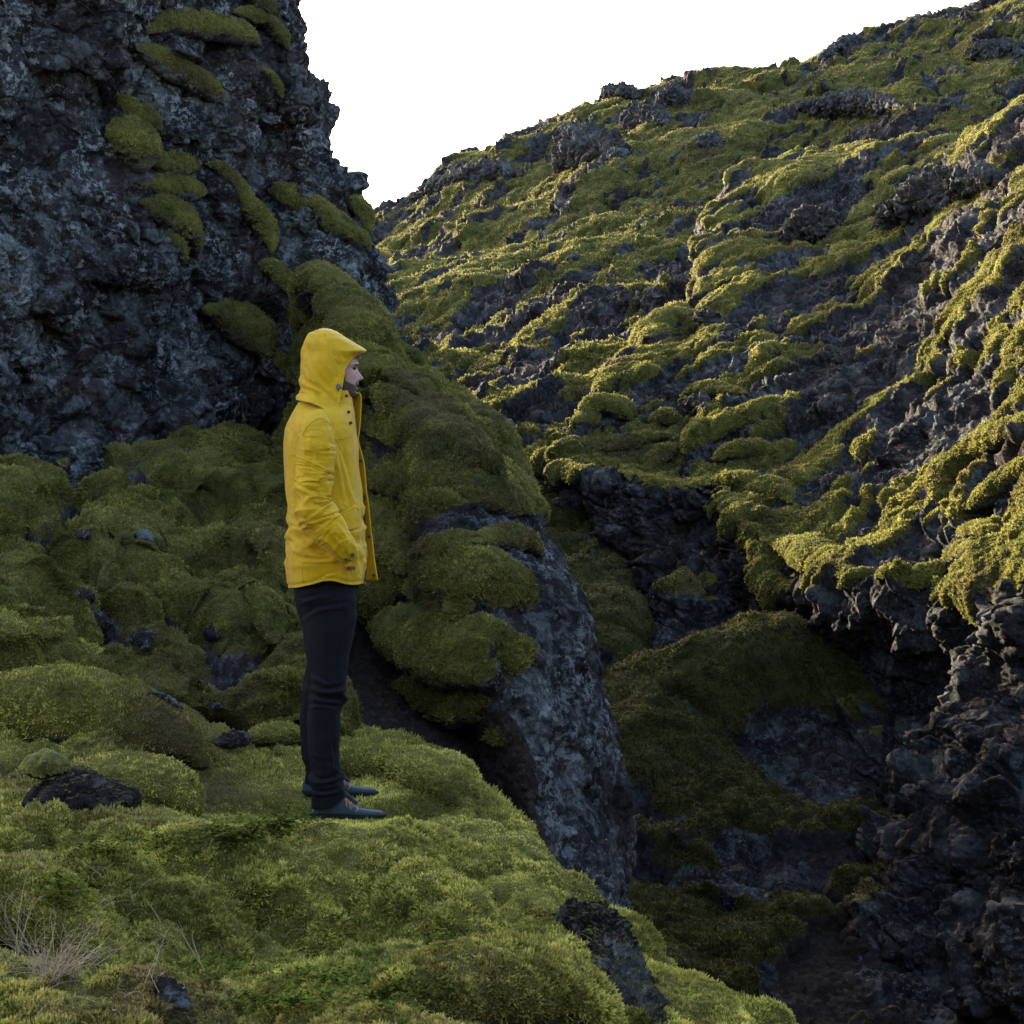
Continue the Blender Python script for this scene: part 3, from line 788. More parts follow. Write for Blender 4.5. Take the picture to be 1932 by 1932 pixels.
G3 = "sunlit moss mounds on the right bank"
for label, pts in [
    ("ball of moss standing alone on the edge of the right bank", [(1228, 789, 13), (1253, 786, 20), (1279, 791, 13)]),
    ("yellow sunlit moss mound above the dark cave of the gorge", [(1456, 1026, 14), (1500, 1030, 30), (1540, 1046, 40), (1575, 1066, 32), (1602, 1088, 10)]),
    ("sunlit moss mound leftmost of three over the gorge wall", [(1582, 1108, 11), (1610, 1088, 20), (1648, 1074, 13)]),
    ("sunlit moss mound in the middle of three over the gorge wall", [(1652, 1087, 11), (1685, 1076, 18), (1716, 1068, 11)]),
    ("sunlit moss mound rightmost of three over the gorge wall", [(1710, 1108, 13), (1740, 1086, 24), (1776, 1064, 17)]),
    ("moss ball upper left neighbour of the gorge edge scree", [(1785, 1052, 11), (1810, 1037, 20), (1836, 1031, 11)]),
    ("oval moss ball near the right picture edge above the gorge", [(1808, 1006, 11), (1840, 996, 18), (1869, 1001, 9)]),
    ("big sunlit moss nose at the right edge of the picture", [(1762, 940, 16), (1776, 892, 28), (1830, 850, 30), (1890, 820, 32), (1960, 780, 30)]),
    ("moss bank under the big sunlit moss nose on the right", [(1815, 962, 16), (1860, 930, 26), (1910, 892, 26), (1965, 866, 22)]),
    ("sunlit moss lump at the left tip of the right bank", [(1092, 772, 9), (1130, 760, 22), (1170, 768, 25), (1194, 792, 12)]),
    ("long moss lump below the left tip of the right bank", [(1138, 848, 9), (1175, 836, 19), (1220, 825, 18), (1268, 820, 10)]),
    ("moss tongue running down left of the upright moss lump", [(1212, 888, 7), (1240, 861, 18), (1282, 838, 20)]),
    ("upright moss lump on the middle of the bank edge", [(1292, 856, 9), (1308, 815, 22), (1336, 788, 14)]),
    ("bright moss ridge rising from the middle of the bank edge", [(1342, 832, 9), (1365, 802, 22), (1420, 775, 24), (1474, 748, 12)]),
    ("moss shelf below the bright moss ridge on the bank", [(1344, 868, 10), (1376, 851, 20), (1430, 845, 22), (1466, 851, 10)]),
    ("low moss overhang directly above the gorge cave", [(1326, 916, 9), (1370, 904, 19), (1420, 910, 24), (1470, 926, 24), (1494, 948, 7)]),
    ("small moss lump hanging at the lip above the cave", [(1414, 964, 7), (1435, 966, 18), (1458, 972, 8)]),
    ("flat moss pad higher up behind the moss ball", [(1282, 752, 7), (1320, 731, 16), (1370, 735, 14), (1412, 742, 7)]),
]:
    cushion("moss_mound", LP, label, pts, MAT_FAR, group=G3, out=.7, sink=.15, tilt=.5, lump=.15, amp=.9)

G4 = "moss mounds on the near ledge"
for label, pts, o_, s_ in [
    ("largest moss mound in the foreground below the man's boots", [(255, 1730, 36), (360, 1720, 84), (480, 1715, 112), (620, 1710, 118), (760, 1705, 116), (890, 1690, 108), (985, 1700, 72), (1044, 1722, 26)], .6, .08),
    ("moss mound at the bottom edge right of the centre", [(700, 1880, 40), (820, 1872, 84), (960, 1860, 100), (1080, 1880, 88), (1170, 1935, 54)], .55, -.1),
    ("broad moss mound at the left edge behind the dark boulder", [(-90, 1330, 50), (60, 1338, 76), (190, 1362, 84), (300, 1402, 78), (392, 1450, 34)], .8, -.15),
    ("smooth moss mound right behind the dark boulder", [(120, 1450, 16), (220, 1476, 56), (315, 1502, 62), (378, 1540, 22)], .8, -.15),
    ("bright moss hump at the far left horizon of the ledge", [(-60, 1180, 34), (0, 1196, 42), (56, 1236, 24)], .8, -.1),
    ("rounded moss hump just right of the man's calf", [(632, 1440, 24), (672, 1436, 44), (708, 1462, 24)], .7, .0),
    ("sloping moss hump at the ledge rim right of the man", [(716, 1418, 22), (786, 1450, 48), (848, 1486, 46), (896, 1532, 16)], .6, .0),
    ("brownish moss mound in the lower left corner", [(-90, 1700, 60), (30, 1706, 82), (120, 1750, 70), (190, 1820, 30)], .7, -.1),
    ("low moss hump behind the man's calves", [(462, 1396, 14), (525, 1384, 26), (592, 1394, 14)], .7, .0),
    ("moss mound beyond the rock spine at the bottom right", [(1172, 1830, 40), (1240, 1850, 70), (1330, 1900, 70), (1420, 1960, 44)], .45, .25),
]:
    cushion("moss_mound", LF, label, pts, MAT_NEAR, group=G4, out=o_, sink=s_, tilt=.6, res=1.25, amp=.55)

LF2 = Look([FG] + [q for q in SURF if q.get("blob") and q["o"].name.startswith("moss_mound") and q["o"].data.materials[0] is MAT_NEAR])
cushion("boulder", LF2, "dark earthy boulder at the left under a pale moss cushion", [(48, 1500, 40), (105, 1520, 74), (185, 1520, 72), (262, 1490, 30)], MAT_EARTH, "rock", kind='rock', out=1.3, sink=.3, amp=.55, dist=5.15, odir=(.1, -.85, .45), mossy=-.12)
LF3 = Look([SURF[-1]])
cushion("moss_cushion", LF3, "pale grey-green moss cushion on top of the dark boulder", [(36, 1448, 12), (82, 1440, 29), (130, 1446, 12)], MAT_PALE, "moss", out=.8, sink=.15, amp=.5)
cushion("rock", LF2, "small black rock on the ledge left of the man's shin", [(404, 1404, 7), (440, 1396, 18), (476, 1391, 11)], MAT_NEAR, "rock", kind='rock', out=.8, sink=.0, amp=.8, mossy=-.2)
cushion("rock", LF2, "flat dark stone slab bedded in the left moss mound", [(276, 1308, 5), (312, 1318, 11), (348, 1338, 6)], MAT_NEAR, "rock", kind='rock', out=.6, sink=-.1, amp=.7, mossy=-.3)
cushion("rock", LF2, "grey lichened rock at the bottom left beside dry grass", [(288, 1854, 13), (318, 1872, 21), (352, 1908, 18)], MAT_NEAR, "rock", kind='rock', out=.9, sink=-.2, amp=.7, mossy=-.3)
cushion("rock_spine", LF2, "long lichened rock spine at the lower right of the ledge", [(1046, 1730, 16), (1086, 1738, 32), (1130, 1778, 46), (1166, 1836, 46), (1200, 1900, 44), (1245, 1975, 34)], MAT_FACE, "rock", kind='rock', out=1.15, sink=-.1, amp=1.15, mossy=.0, res=1.3)
for label, pts in [
    ("small pale stone in the slope below the cliff foot, leftmost", [(145, 1012, 6), (158, 1008, 11), (172, 1013, 5)]),
    ("bluish lichened stone on the mossy slope at the far left", [(142, 1120, 8), (160, 1124, 17), (178, 1130, 7)]),
    ("dark hollow rock below the bluish stone on the slope", [(150, 1160, 10), (178, 1170, 24), (205, 1180, 10)]),
    ("dark stone in the middle of the mossy slope", [(256, 1010, 8), (272, 1012, 15), (288, 1022, 7)]),
    ("black rock on the mossy slope left of the man's thigh", [(384, 1196, 8), (402, 1194, 17), (418, 1204, 8)]),
    ("black broken rocks in the dip of the slope left of the man", [(242, 1216, 10), (268, 1206, 22), (286, 1226, 10)]),
    ("little grey stone on the slope left of the man's knee", [(400, 1334, 5), (411, 1332, 8), (422, 1336, 4)]),
]:
    cushion("rock", LS, label, pts, MAT_MID, "rock", group="stones on the mossy slope", kind='rock', out=.8, sink=.0, amp=.8, mossy=-.25)

for label, pts in [
    ("blocky crag on the skyline in the middle of the hill", [(1132, 180, 8), (1166, 172, 17), (1206, 182, 7)]),
    ("second skyline crag just right of the blocky one", [(1232, 205, 8), (1270, 186, 20), (1318, 190, 9)]),
    ("pointed crag leaning on the upper right skyline", [(1542, 112, 7), (1588, 88, 17), (1620, 68, 7)]),
    ("tall pyramid crag on the far hill left of centre", [(1052, 318, 12), (1092, 282, 38), (1140, 292, 34), (1182, 322, 10)]),
    ("long cliff band at the left end of the skyline", [(768, 372, 7), (820, 352, 17), (880, 336, 25), (940, 318, 16), (985, 330, 7)]),
    ("rock hump below the second skyline crag", [(1170, 228, 12), (1215, 222, 24), (1262, 232, 10)]),
    ("single boulder in the green upper slope", [(1308, 264, 9), (1336, 266, 19), (1362, 276, 8)]),
    ("rock band in the green slope under the upper right skyline", [(1500, 205, 10), (1560, 196, 18), (1640, 190, 18), (1700, 200, 9)]),
    ("dark crag at the top right corner of the picture", [(1820, 110, 12), (1860, 96, 24), (1925, 100, 22), (1980, 90, 10)]),
]:
    cushion("crag", LH, label, pts, MAT_CRAG, "rock", group="crags on the far hill", kind='crag', out=.9, sink=.1, amp=1.5, mossy=-.1)
for label, pts in [
    ("dark crag in the upper middle of the right bank", [(1470, 452, 14), (1525, 424, 34), (1585, 425, 18)]),
    ("wide dark crag at the upper right of the right bank", [(1640, 430, 22), (1720, 392, 42), (1800, 352, 40), (1870, 330, 16)]),
    ("grey boulder with a moss cap alone on the scree", [(1545, 676, 12), (1566, 672, 21), (1588, 682, 10)]),
    ("rock knob on the bank below the bright moss ridge", [(1290, 770, 9), (1312, 764, 19), (1334, 770, 8)]),
    ("grey rock on the bank left of the sloping scree", [(1316, 612, 12), (1336, 600, 22), (1358, 602, 9)]),
]:
    cushion("crag", LP, label, pts, MAT_CRAG, "rock", group="crags on the right bank", kind='crag', out=.9, sink=.1, amp=1.4, mossy=-.05)
print("things %.1fs" % (time.time() - T0))

# ------------------------------------------------------------------ the man
PX0 = 463.7
def W(u, v, dy=0.0, Y0=6.0):
    """close-up units (0.18 frame units each) on the man's plane, dy metres behind it"""
    return np.array(P(PX0 + .18 * u, 579.6 + .18 * v, Y0)) * ((Y0 + dy) / Y0)
MM = .18 * K * 6.0 / 1932                       # metres per close-up unit

def cloth_mat(name, col, rough=.75, weave=900, sheen=.15, var=.12, bump=.0006, wrinkle=.004):
    t = NT(name)
    tc = t.node("ShaderNodeTexCoord").outputs["Object"]
    v = t.ramp(t.noise(6, 4, .6, vec=tc), [(.3, 1 - var), (.7, 1 + var)])
    t.link(t.mix(1.0, col, v, 'MULTIPLY'), t.b.inputs["Base Color"])
    t.b.inputs["Roughness"].default_value = rough
    t.b.inputs["Specular IOR Level"].default_value = .25
    t.b.inputs["Sheen Weight"].default_value = sheen
    b = t.bump(t.noise(38, 4, .6, vec=tc, dist=.4), .9, wrinkle)
    t.link(t.bump(t.noise(weave, 2, .5, vec=tc), .5, bump, b), t.b.inputs["Normal"])
    return t.m
M_JACKET = cloth_mat("waxed_yellow_cotton", (.62, .385, .004), .62)
M_SEAM = cloth_mat("yellow_seam", (.42, .25, .004), .7)
M_INNER = cloth_mat("jacket_lining", (.03, .028, .03), .8)
M_TROUSER = cloth_mat("dark_navy_denim", (.0036, .0046, .0095), .85, sheen=.0, wrinkle=.006)
M_BOOT = cloth_mat("slate_blue_leather", (.055, .085, .115), .5, weave=400, sheen=0, wrinkle=.002)
M_SOLE = cloth_mat("dark_rubber", (.02, .02, .022), .7, sheen=0)
M_LACE = cloth_mat("orange_lace", (.50, .22, .10), .8)
M_PATCH = cloth_mat("brown_leather_patch", (.22, .085, .035), .6, sheen=0)
def plain(name, col, rough=.5, metal=0.0):
    t = NT(name); t.b.inputs["Base Color"].default_value = (*col, 1)
    t.link(t.ramp(t.noise(300, 3), [(.3, max(rough - .12, 0)), (.7, min(1, rough + .12))]), t.b.inputs["Roughness"]); t.b.inputs["Metallic"].default_value = metal
    return t.m
M_SNAP = plain("dark_snap_metal", (.06, .06, .07), .35, .8)
M_ZIP = plain("black_zip_tape", (.012, .012, .014), .7)
M_TOGGLE = plain("grey_blue_toggle", (.12, .17, .18), .45)
def skin_mat():
    t = NT("skin_with_beard")
    be, br = t.attr("beard"), t.attr("lip")
    sk = t.ramp(t.noise(60, 4, .6), [(.3, (.40, .225, .185)), (.7, (.50, .295, .25))])
    c = t.mix(br, sk, (.38, .15, .14))
    hair = t.ramp(t.noise(700, 2, .7), [(.35, (.022, .014, .011)), (.65, (.085, .055, .042))])
    k = t.ramp(t.math('ADD', be, t.math('MULTIPLY', t.math('SUBTRACT', t.noise(260, 3, .7), .5), .5)), [(.35, 0.), (.65, .92)])
    t.link(t.mix(k, c, hair), t.b.inputs["Base Color"])
    t.b.inputs["Roughness"].default_value = .55
    t.b.inputs["Subsurface Weight"].default_value = .12
    t.b.inputs["Subsurface Radius"].default_value = (.01, .004, .002)
    t.link(t.bump(t.noise(420, 3, .6), .35, .001), t.b.inputs["Normal"])
    return t.m
M_SKIN = skin_mat()
M_HAIR = cloth_mat("dark_brown_hair", (.03, .018, .012), .6, sheen=0)
M_EYE = plain("eye", (.05, .035, .03), .1)

def crv(pts, x):
    pts = np.asarray(sorted(pts), float)
    return np.interp(x, pts[:, 0], pts[:, 1])
def smo(pts, n, k=2):
    """n points evenly along a smooth curve through pts"""
    pts = np.asarray(pts, float)
    d = np.r_[0, np.cumsum(np.linalg.norm(np.diff(pts[:, :2], axis=0), axis=1))]
    a = crm(len(pts), 400) @ pts
    d = np.r_[0, np.cumsum(np.linalg.norm(np.diff(a[:, :2], axis=0), axis=1))]
    t = np.linspace(0, d[-1], n)
    return np.stack([np.interp(t, d, a[:, i]) for i in range(a.shape[1])], 1)
def tube(name, pts, r, mat, parent, n=8, label=None):
    """pts world; r radius or list"""
    pts = np.asarray(pts, float)
    T = norm(np.gradient(pts, axis=0))
    a = norm(np.cross(T, np.array([.13, .95, .28])))
    b = np.cross(T, a)
    ph = np.linspace(0, 2 * math.pi, n, endpoint=False)
    r = np.broadcast_to(np.asarray(r, float), (len(pts),))
    p = pts[:, None] + r[:, None, None] * (np.cos(ph)[None, :, None] * a[:, None] + np.sin(ph)[None, :, None] * b[:, None])
    f = grid_faces(len(pts), n, True)
    o = make_mesh(name, p, f, mat, parent)
    return o
def disc(name, c, r, mat, parent, t=.003, nrm=(0, -1, 0)):
    """domed round snap"""
    nrm = norm(np.array(nrm, float)); a = norm(np.cross(nrm, [.1, .2, 1.0])); b = np.cross(nrm, a)
    ph = np.linspace(0, 2 * math.pi, 18, endpoint=False)
    rings = []
    for rr, h in ((1, -.6), (1, .5), (.86, .95), (.6, .8), (.52, .45), (.2, .7), (.01, .75)):
        rings.append(np.array(c) + r * rr * (np.cos(ph)[:, None] * a + np.sin(ph)[:, None] * b) + nrm * t * h)
    return make_mesh(name, np.stack(rings), grid_faces(7, 18, True), mat, parent)
def folds(p, seed, f, amp):
    """creases: ridged noise in a stretched frame"""
    q = np.asarray(p) * np.asarray(f)
    q = q + .35 * np.stack([perlin(q * .7 + k * 5.5, seed + k) for k in range(3)], -1)
    a = 1 - np.abs(perlin(q, seed + 4)) * 2.4
    b = 1 - np.abs(perlin(q * 2.1 + 3.1, seed + 5)) * 2.4
    return amp * (a + .4 * b - .7)

EX = 2 / 2.5
def crease(u, v, poly, w, a):
    """a fold along a line: valley with a raised shoulder"""
    q = smo(poly, 40)
    d = np.full(np.shape(u), 1e9); sgn = np.zeros(np.shape(u))
    for k in range(len(q) - 1):
        e = q[k + 1, :2] - q[k, :2]; L2 = (e ** 2).sum()
        t = np.clip(((u - q[k, 0]) * e[0] + (v - q[k, 1]) * e[1]) / L2, 0, 1)
        dx, dy = u - q[k, 0] - t * e[0], v - q[k, 1] - t * e[1]
        dd = np.hypot(dx, dy); m = dd < d
        sgn = np.where(m, np.sign(e[0] * dy - e[1] * dx), sgn)
        d = np.minimum(d, dd)
    ends = np.minimum(np.hypot(u - q[0, 0], v - q[0, 1]), np.hypot(u - q[-1, 0], v - q[-1, 1]))
    return a * (np.exp(-((d * sgn - w * .9) / w) ** 2) - np.exp(-((d * sgn + w * .5) / w) ** 2)) * sstep(0, w * 2.5, ends)
def ring_xy(n):
    th = np.linspace(0, 2 * math.pi, n, endpoint=False)
    c, s = np.cos(th), np.sin(th)
    return np.sign(c) * np.abs(c) ** EX, np.sign(s) * np.abs(s) ** EX

# ---- body: head with face, neck and shoulders, one surface
def build_body():
    nz, na = 150, 128
    v = np.linspace(300, 1500, nz)
    back = crv([(300, 800), (330, 740), (380, 700), (450, 672), (560, 655), (660, 662), (760, 690), (850, 715), (950, 700), (1020, 650), (1150, 540), (1300, 490), (1500, 480)], v)
    front = crv([(300, 900), (330, 980), (380, 1060), (430, 1118), (490, 1155), (560, 1172), (600, 1180), (640, 1164), (690, 1162), (740, 1166), (778, 1170), (800, 1172), (832, 1164), (868, 1160), (905, 1160), (940, 1140), (975, 1060), (1030, 1000), (1150, 1080), (1300, 1130), (1500, 1130)], v)
    hw = crv([(300, .012), (330, .040), (380, .060), (450, .072), (560, .077), (660, .076), (760, .072), (850, .066), (920, .058), (975, .058), (1030, .064), (1120, .12), (1200, .17), (1350, .19), (1500, .19)], v)
    th = np.linspace(0, 2 * math.pi, na, endpoint=False)        # 0 = front
    u = np.zeros((nz, na)); d = np.zeros((nz, na))
    cx, rx = (back + front) / 2, (front - back) / 2
    c, s_ = np.cos(th), np.sin(th)
    u = cx[:, None] + rx[:, None] * np.sign(c) * np.abs(c) ** .85
    d = -hw[:, None] * np.sign(s_) * np.abs(s_) ** .85
    V = np.broadcast_to(v[:, None], u.shape).copy()
    fr = (c > 0)[None, :] * 1.0
    g = lambda x, m, w: np.exp(-((x - m) / w) ** 2)
    # nose
    nose = crv([(600, 0), (630, 2), (660, 14), (700, 38), (735, 64), (750, 66), (765, 48), (778, 22), (790, 6), (800, 0)], v)[:, None]
    nw = crv([(600, .008), (690, .009), (740, .013), (765, .017), (800, .012)], v)[:, None]
    u += fr * nose * np.exp(-(d / nw) ** 2)
    # brow, eye hollow, lips, chin
    u += fr * (12 * g(V, 600, 16) * np.exp(-((np.abs(d) - .022) / .02) ** 2) - 26 * g(V, 640, 22) * np.exp(-((np.abs(d) - .032) / .017) ** 2))
    u += fr * (16 * g(V, 805, 10) + 14 * g(V, 856, 14) - 8 * g(V, 832, 6) - 6 * g(V, 882, 10) + 18 * g(V, 915, 18)) * np.exp(-(d / .022) ** 2)
    u += fr * 10 * g(V, 700, 40) * np.exp(-((np.abs(d) - .045) / .02) ** 2)
    p = np.stack([W(a, b, dd) for a, b, dd in zip(u.ravel(), V.ravel(), d.ravel())]).reshape(nz, na, 3)
    ad = np.abs(d)
    jaw = sstep(-14, 26, V - (802 - (1120 - np.clip(u, 980, 1180)) * .5)) * (u > 930) * sstep(1010, 960, V)
    side = sstep(1062, 1035, u) * sstep(640, 740, V) * sstep(930, 970, u) * .8
    mous = g(V, 800, 15) * (ad < .030) * (u > 1080) + .9 * g(V, 800, 20) * sstep(.02, .03, ad) * (ad < .036) * (u > 1060)
    beard = np.clip(np.maximum(np.maximum(jaw, side), mous), 0, 1)
    lip = np.clip(g(V, 858, 13) + .6 * g(V, 820, 7), 0, 1) * np.exp(-(ad / .024) ** 4) * (u > 1090)
    beard = beard * (1 - .95 * np.clip(lip, 0, 1)) * (1 - .6 * g(V, 884, 8) * (ad < .02))
    beard = np.maximum(beard, sstep(545, 500, V - (1180 - u) * .15) * 1.0)
    brow = g(V, 603 - 0 * u, 9) * (ad > .008) * (ad < .045) * (u > 1080)
    beard = np.maximum(beard, np.clip(brow * 1.2, 0, 1))
    f = grid_faces(nz, na, True)
    o = make_mesh("person", p, f[:, ::-1], M_SKIN, None, attrs={"beard": beard, "lip": lip})
    return o
person = build_body()
tag(person, "man in a hooded yellow jacket and dark jeans standing in profile on the moss", "person")
for sgn in (-1, 1):
    c = W(1126, 634, sgn * .031)
    th, ph = np.meshgrid(np.linspace(0, math.pi, 14), np.linspace(0, 2 * math.pi, 20, endpoint=False), indexing='ij')
    e = np.stack([np.sin(th) * np.cos(ph), np.sin(th) * np.sin(ph), np.cos(th)], -1) * .0115 + c
    make_mesh("eye", e, grid_faces(14, 20, True), M_EYE, person)
# hair fringe under the hood brim
hp = []
rng = np.random.default_rng(5)
for k in range(90):
    dy = rng.uniform(-.05, .05)
    a = W(1110 + rng.uniform(-30, 20), 490 + rng.uniform(-20, 15), dy)
    b = W(1195 + rng.uniform(-8, 14), 525 + rng.uniform(-14, 22), dy * .9)
    m_ = (a + b) / 2 + np.array([.006, 0, .006])
    sd_ = np.array([0, .0022, .0006])
    hp += [[a - sd_, a + sd_, m_ + sd_, m_ - sd_], [m_ - sd_, m_ + sd_, b + sd_ * .2, b - sd_ * .2]]
hp = np.array(hp).reshape(-1, 3)
make_mesh("hair", hp, np.arange(len(hp)).reshape(-1, 4), M_HAIR, person)

# ---- jacket
def hem(u): return crv([(440, 2944), (490, 2944), (560, 2936), (700, 2907), (800, 2878), (880, 2870), (950, 2877), (1050, 2905), (1120, 2914), (1245, 2896)], u)
JB = [(975, 575), (1000, 548), (1060, 515), (1120, 481), (1200, 446), (1290, 421), (1400, 410), (1530, 408), (1650, 411), (1800, 419), (1932, 425), (2060, 443), (2180, 448), (2260, 446), (2297, 458), (2340, 444), (2430, 446), (2570, 431), (2700, 426), (2800, 437), (2900, 449), (2950, 458)]
JF = [(975, 1050), (1000, 1090), (1060, 1120), (1120, 1138), (1200, 1147), (1290, 1155), (1400, 1160), (1530, 1172), (1650, 1176), (1800, 1194), (1932, 1210), (2060, 1222), (2180, 1240), (2300, 1240), (2430, 1235), (2570, 1250), (2700, 1256), (2800, 1250), (2860, 1240), (2950, 1236)]
JW = [(975, .085), (1000, .105), (1060, .150), (1120, .180), (1200, .205), (1290, .218), (1400, .224), (1530, .226), (1800, .222), (2060, .212), (2300, .206), (2500, .212), (2700, .216), (2950, .212)]
def torso_dy(u, v):
    b, f, w = crv(JB, v), crv(JF, v), crv(JW, v)
    t = np.clip(abs((u - (b + f) / 2) / ((f - b) / 2)), 0, 1)
    return -w * (1 - t ** 2.5) ** (1 / 2.5)
def build_torso():
    nz, na = 230, 220
    v = np.linspace(985, 2950, nz)
    cx, sx = ring_xy(na)
    b, f, w = crv(JB, v), crv(JF, v), crv(JW, v)
    for a in (b, f, w):
        a[2:-2] = (a[:-4] + a[1:-3] + a[2:-2] + a[3:-1] + a[4:]) / 5
    u = (b + f)[:, None] / 2 + (f - b)[:, None] / 2 * cx[None]
    d = w[:, None] * sx[None]
    V = np.broadcast_to(v[:, None], u.shape).copy()
    k = sstep(2500, 2950, V)
    V = V + k * (hem(u) - 2950)
    p = np.array(P(PX0, 579.6, 6.0))[None, None] + np.stack([u * MM, np.zeros_like(u), -V * MM], -1)
    p = p * ((6 + d) / 6)[..., None]
    n = gnormals(np.concatenate([p[:, -1:], p, p[:, :1]], 1))[:, 1:-1]
    if (n[..., 1] * d).sum() < 0: n = -n
    ang = p @ np.array([[1, 0, .0], [0, 1, 0], [0, 0, 1]])
    amp = .3 + .7 * sstep(1150, 1500, V)
    h = amp * (folds(ang, 5, (7, 7, 3.2), .0095) + folds(ang, 9, (5, 5, 13), .0095) * sstep(1900, 2250, V) * sstep(2850, 2600, V))
    for poly, w_, a_ in (([(450, 2330), (560, 2480), (720, 2570), (900, 2610)], 34, .007), ([(600, 2640), (760, 2650), (930, 2640)], 20, .005), ([(438, 2420), (520, 2520), (600, 2570)], 22, .005), ([(955, 1400), (1005, 1700), (1070, 2040)], 26, .005),
                         ([(1010, 1480), (1080, 1760), (1150, 2060)], 24, .005), ([(460, 1250), (490, 1500), (520, 1760)], 24, .004), ([(1150, 2560), (1200, 2680), (1190, 2800)], 22, .005), ([(760, 2860), (850, 2810), (900, 2800)], 16, .003)):
        h = h + crease(u, V, poly, w_, a_) * (d < 0)
    hemb = .006 * np.exp(-((V - hem(u) + 30) / 18) ** 2)
    p = p + n * (h - hemb * .6)[..., None]
    lo = p[-1:] - n[-1:] * .006 + np.array([0, 0, .004]); lo2 = p[-6:-5] - n[-6:-5] * .02
    p = np.concatenate([p, lo, lo2], 0)
    return make_mesh("jacket", p, grid_faces(len(p), na, True), M_JACKET, person)
jacket = build_torso()

def build_sleeve(side):
    path = [(715, 1080, 60, -.190, .03), (722, 1110, 110, -.198, .045), (728, 1180, 150, -.212, .060), (730, 1270, 176, -.225, .066), (738, 1400, 196, -.235, .070), (740, 1550, 203, -.240, .070), (728, 1700, 197, -.243, .068), (712, 1850, 190, -.247, .068),
            (690, 1985, 190, -.252, .070), (715, 2120, 205, -.258, .070), (800, 2243, 200, -.262, .066), (880, 2345, 180, -.262, .062), (952, 2440, 160, -.258, .057), (1022, 2520, 140, -.252, .050), (1080, 2594, 112, -.246, .043), (1112, 2636, 84, -.240, .036), (1122, 2650, 30, -.236, .014)]
    a = smo(path, 260)
    c2 = a[:, :2]; hw = a[:, 2]; dy = a[:, 3]; rd = a[:, 4]
    T = norm(np.gradient(c2, axis=0)); Nn = np.stack([-T[:, 1], T[:, 0]], 1)
    # keep the cross direction from spinning at the start
    na = 120
    cx, sx = ring_xy(na)
    u = c2[:, 0, None] + Nn[:, 0, None] * hw[:, None] * cx[None]
    v = c2[:, 1, None] + Nn[:, 1, None] * hw[:, None] * cx[None]
    d = dy[:, None] + rd[:, None] * sx[None]
    base = np.array(P(PX0, 579.6, 6.0))
    p = base[None, None] + np.stack([u * MM, np.zeros_like(u), -v * MM], -1)
    p = p * ((6 + d) / 6)[..., None]
    n = gnormals(np.concatenate([p[:, -1:], p, p[:, :1]], 1))[:, 1:-1]
    if ((p - p.mean(1, keepdims=True)) * n).sum() < 0: n = -n
    s = np.linspace(0, 1, 260)[:, None]
    loc = np.stack([np.broadcast_to(s * 1.0, u.shape) + .018 * cx[None] * np.sin(s * 40) + .012 * cx[None], cx[None] * .10 + 0 * u, sx[None] * .07 + 0 * u], -1)
    e = np.exp(-((s - .55) / .20) ** 2)
    h = folds(loc, 31, (20, 8, 8), .009) * (.22 + 1.0 * e) * sstep(.98, .88, s) + folds(loc, 41, (6, 14, 14), .005) * (1 - .5 * e) * sstep(.02, .15, s) * sstep(1.0, .9, s)
    p = p + n * (h * sstep(0, .12, s))[..., None]
    if side > 0:
        q = p.copy(); k = (12.0 - q[..., 1:2]) / q[..., 1:2]
        p = q * k
    f = grid_faces(260, na, True)
    return make_mesh("sleeve", p, f if side < 0 else f[:, ::-1], M_JACKET, jacket), p, n
sleeve, SLP, SLN = build_sleeve(-1)
build_sleeve(1)

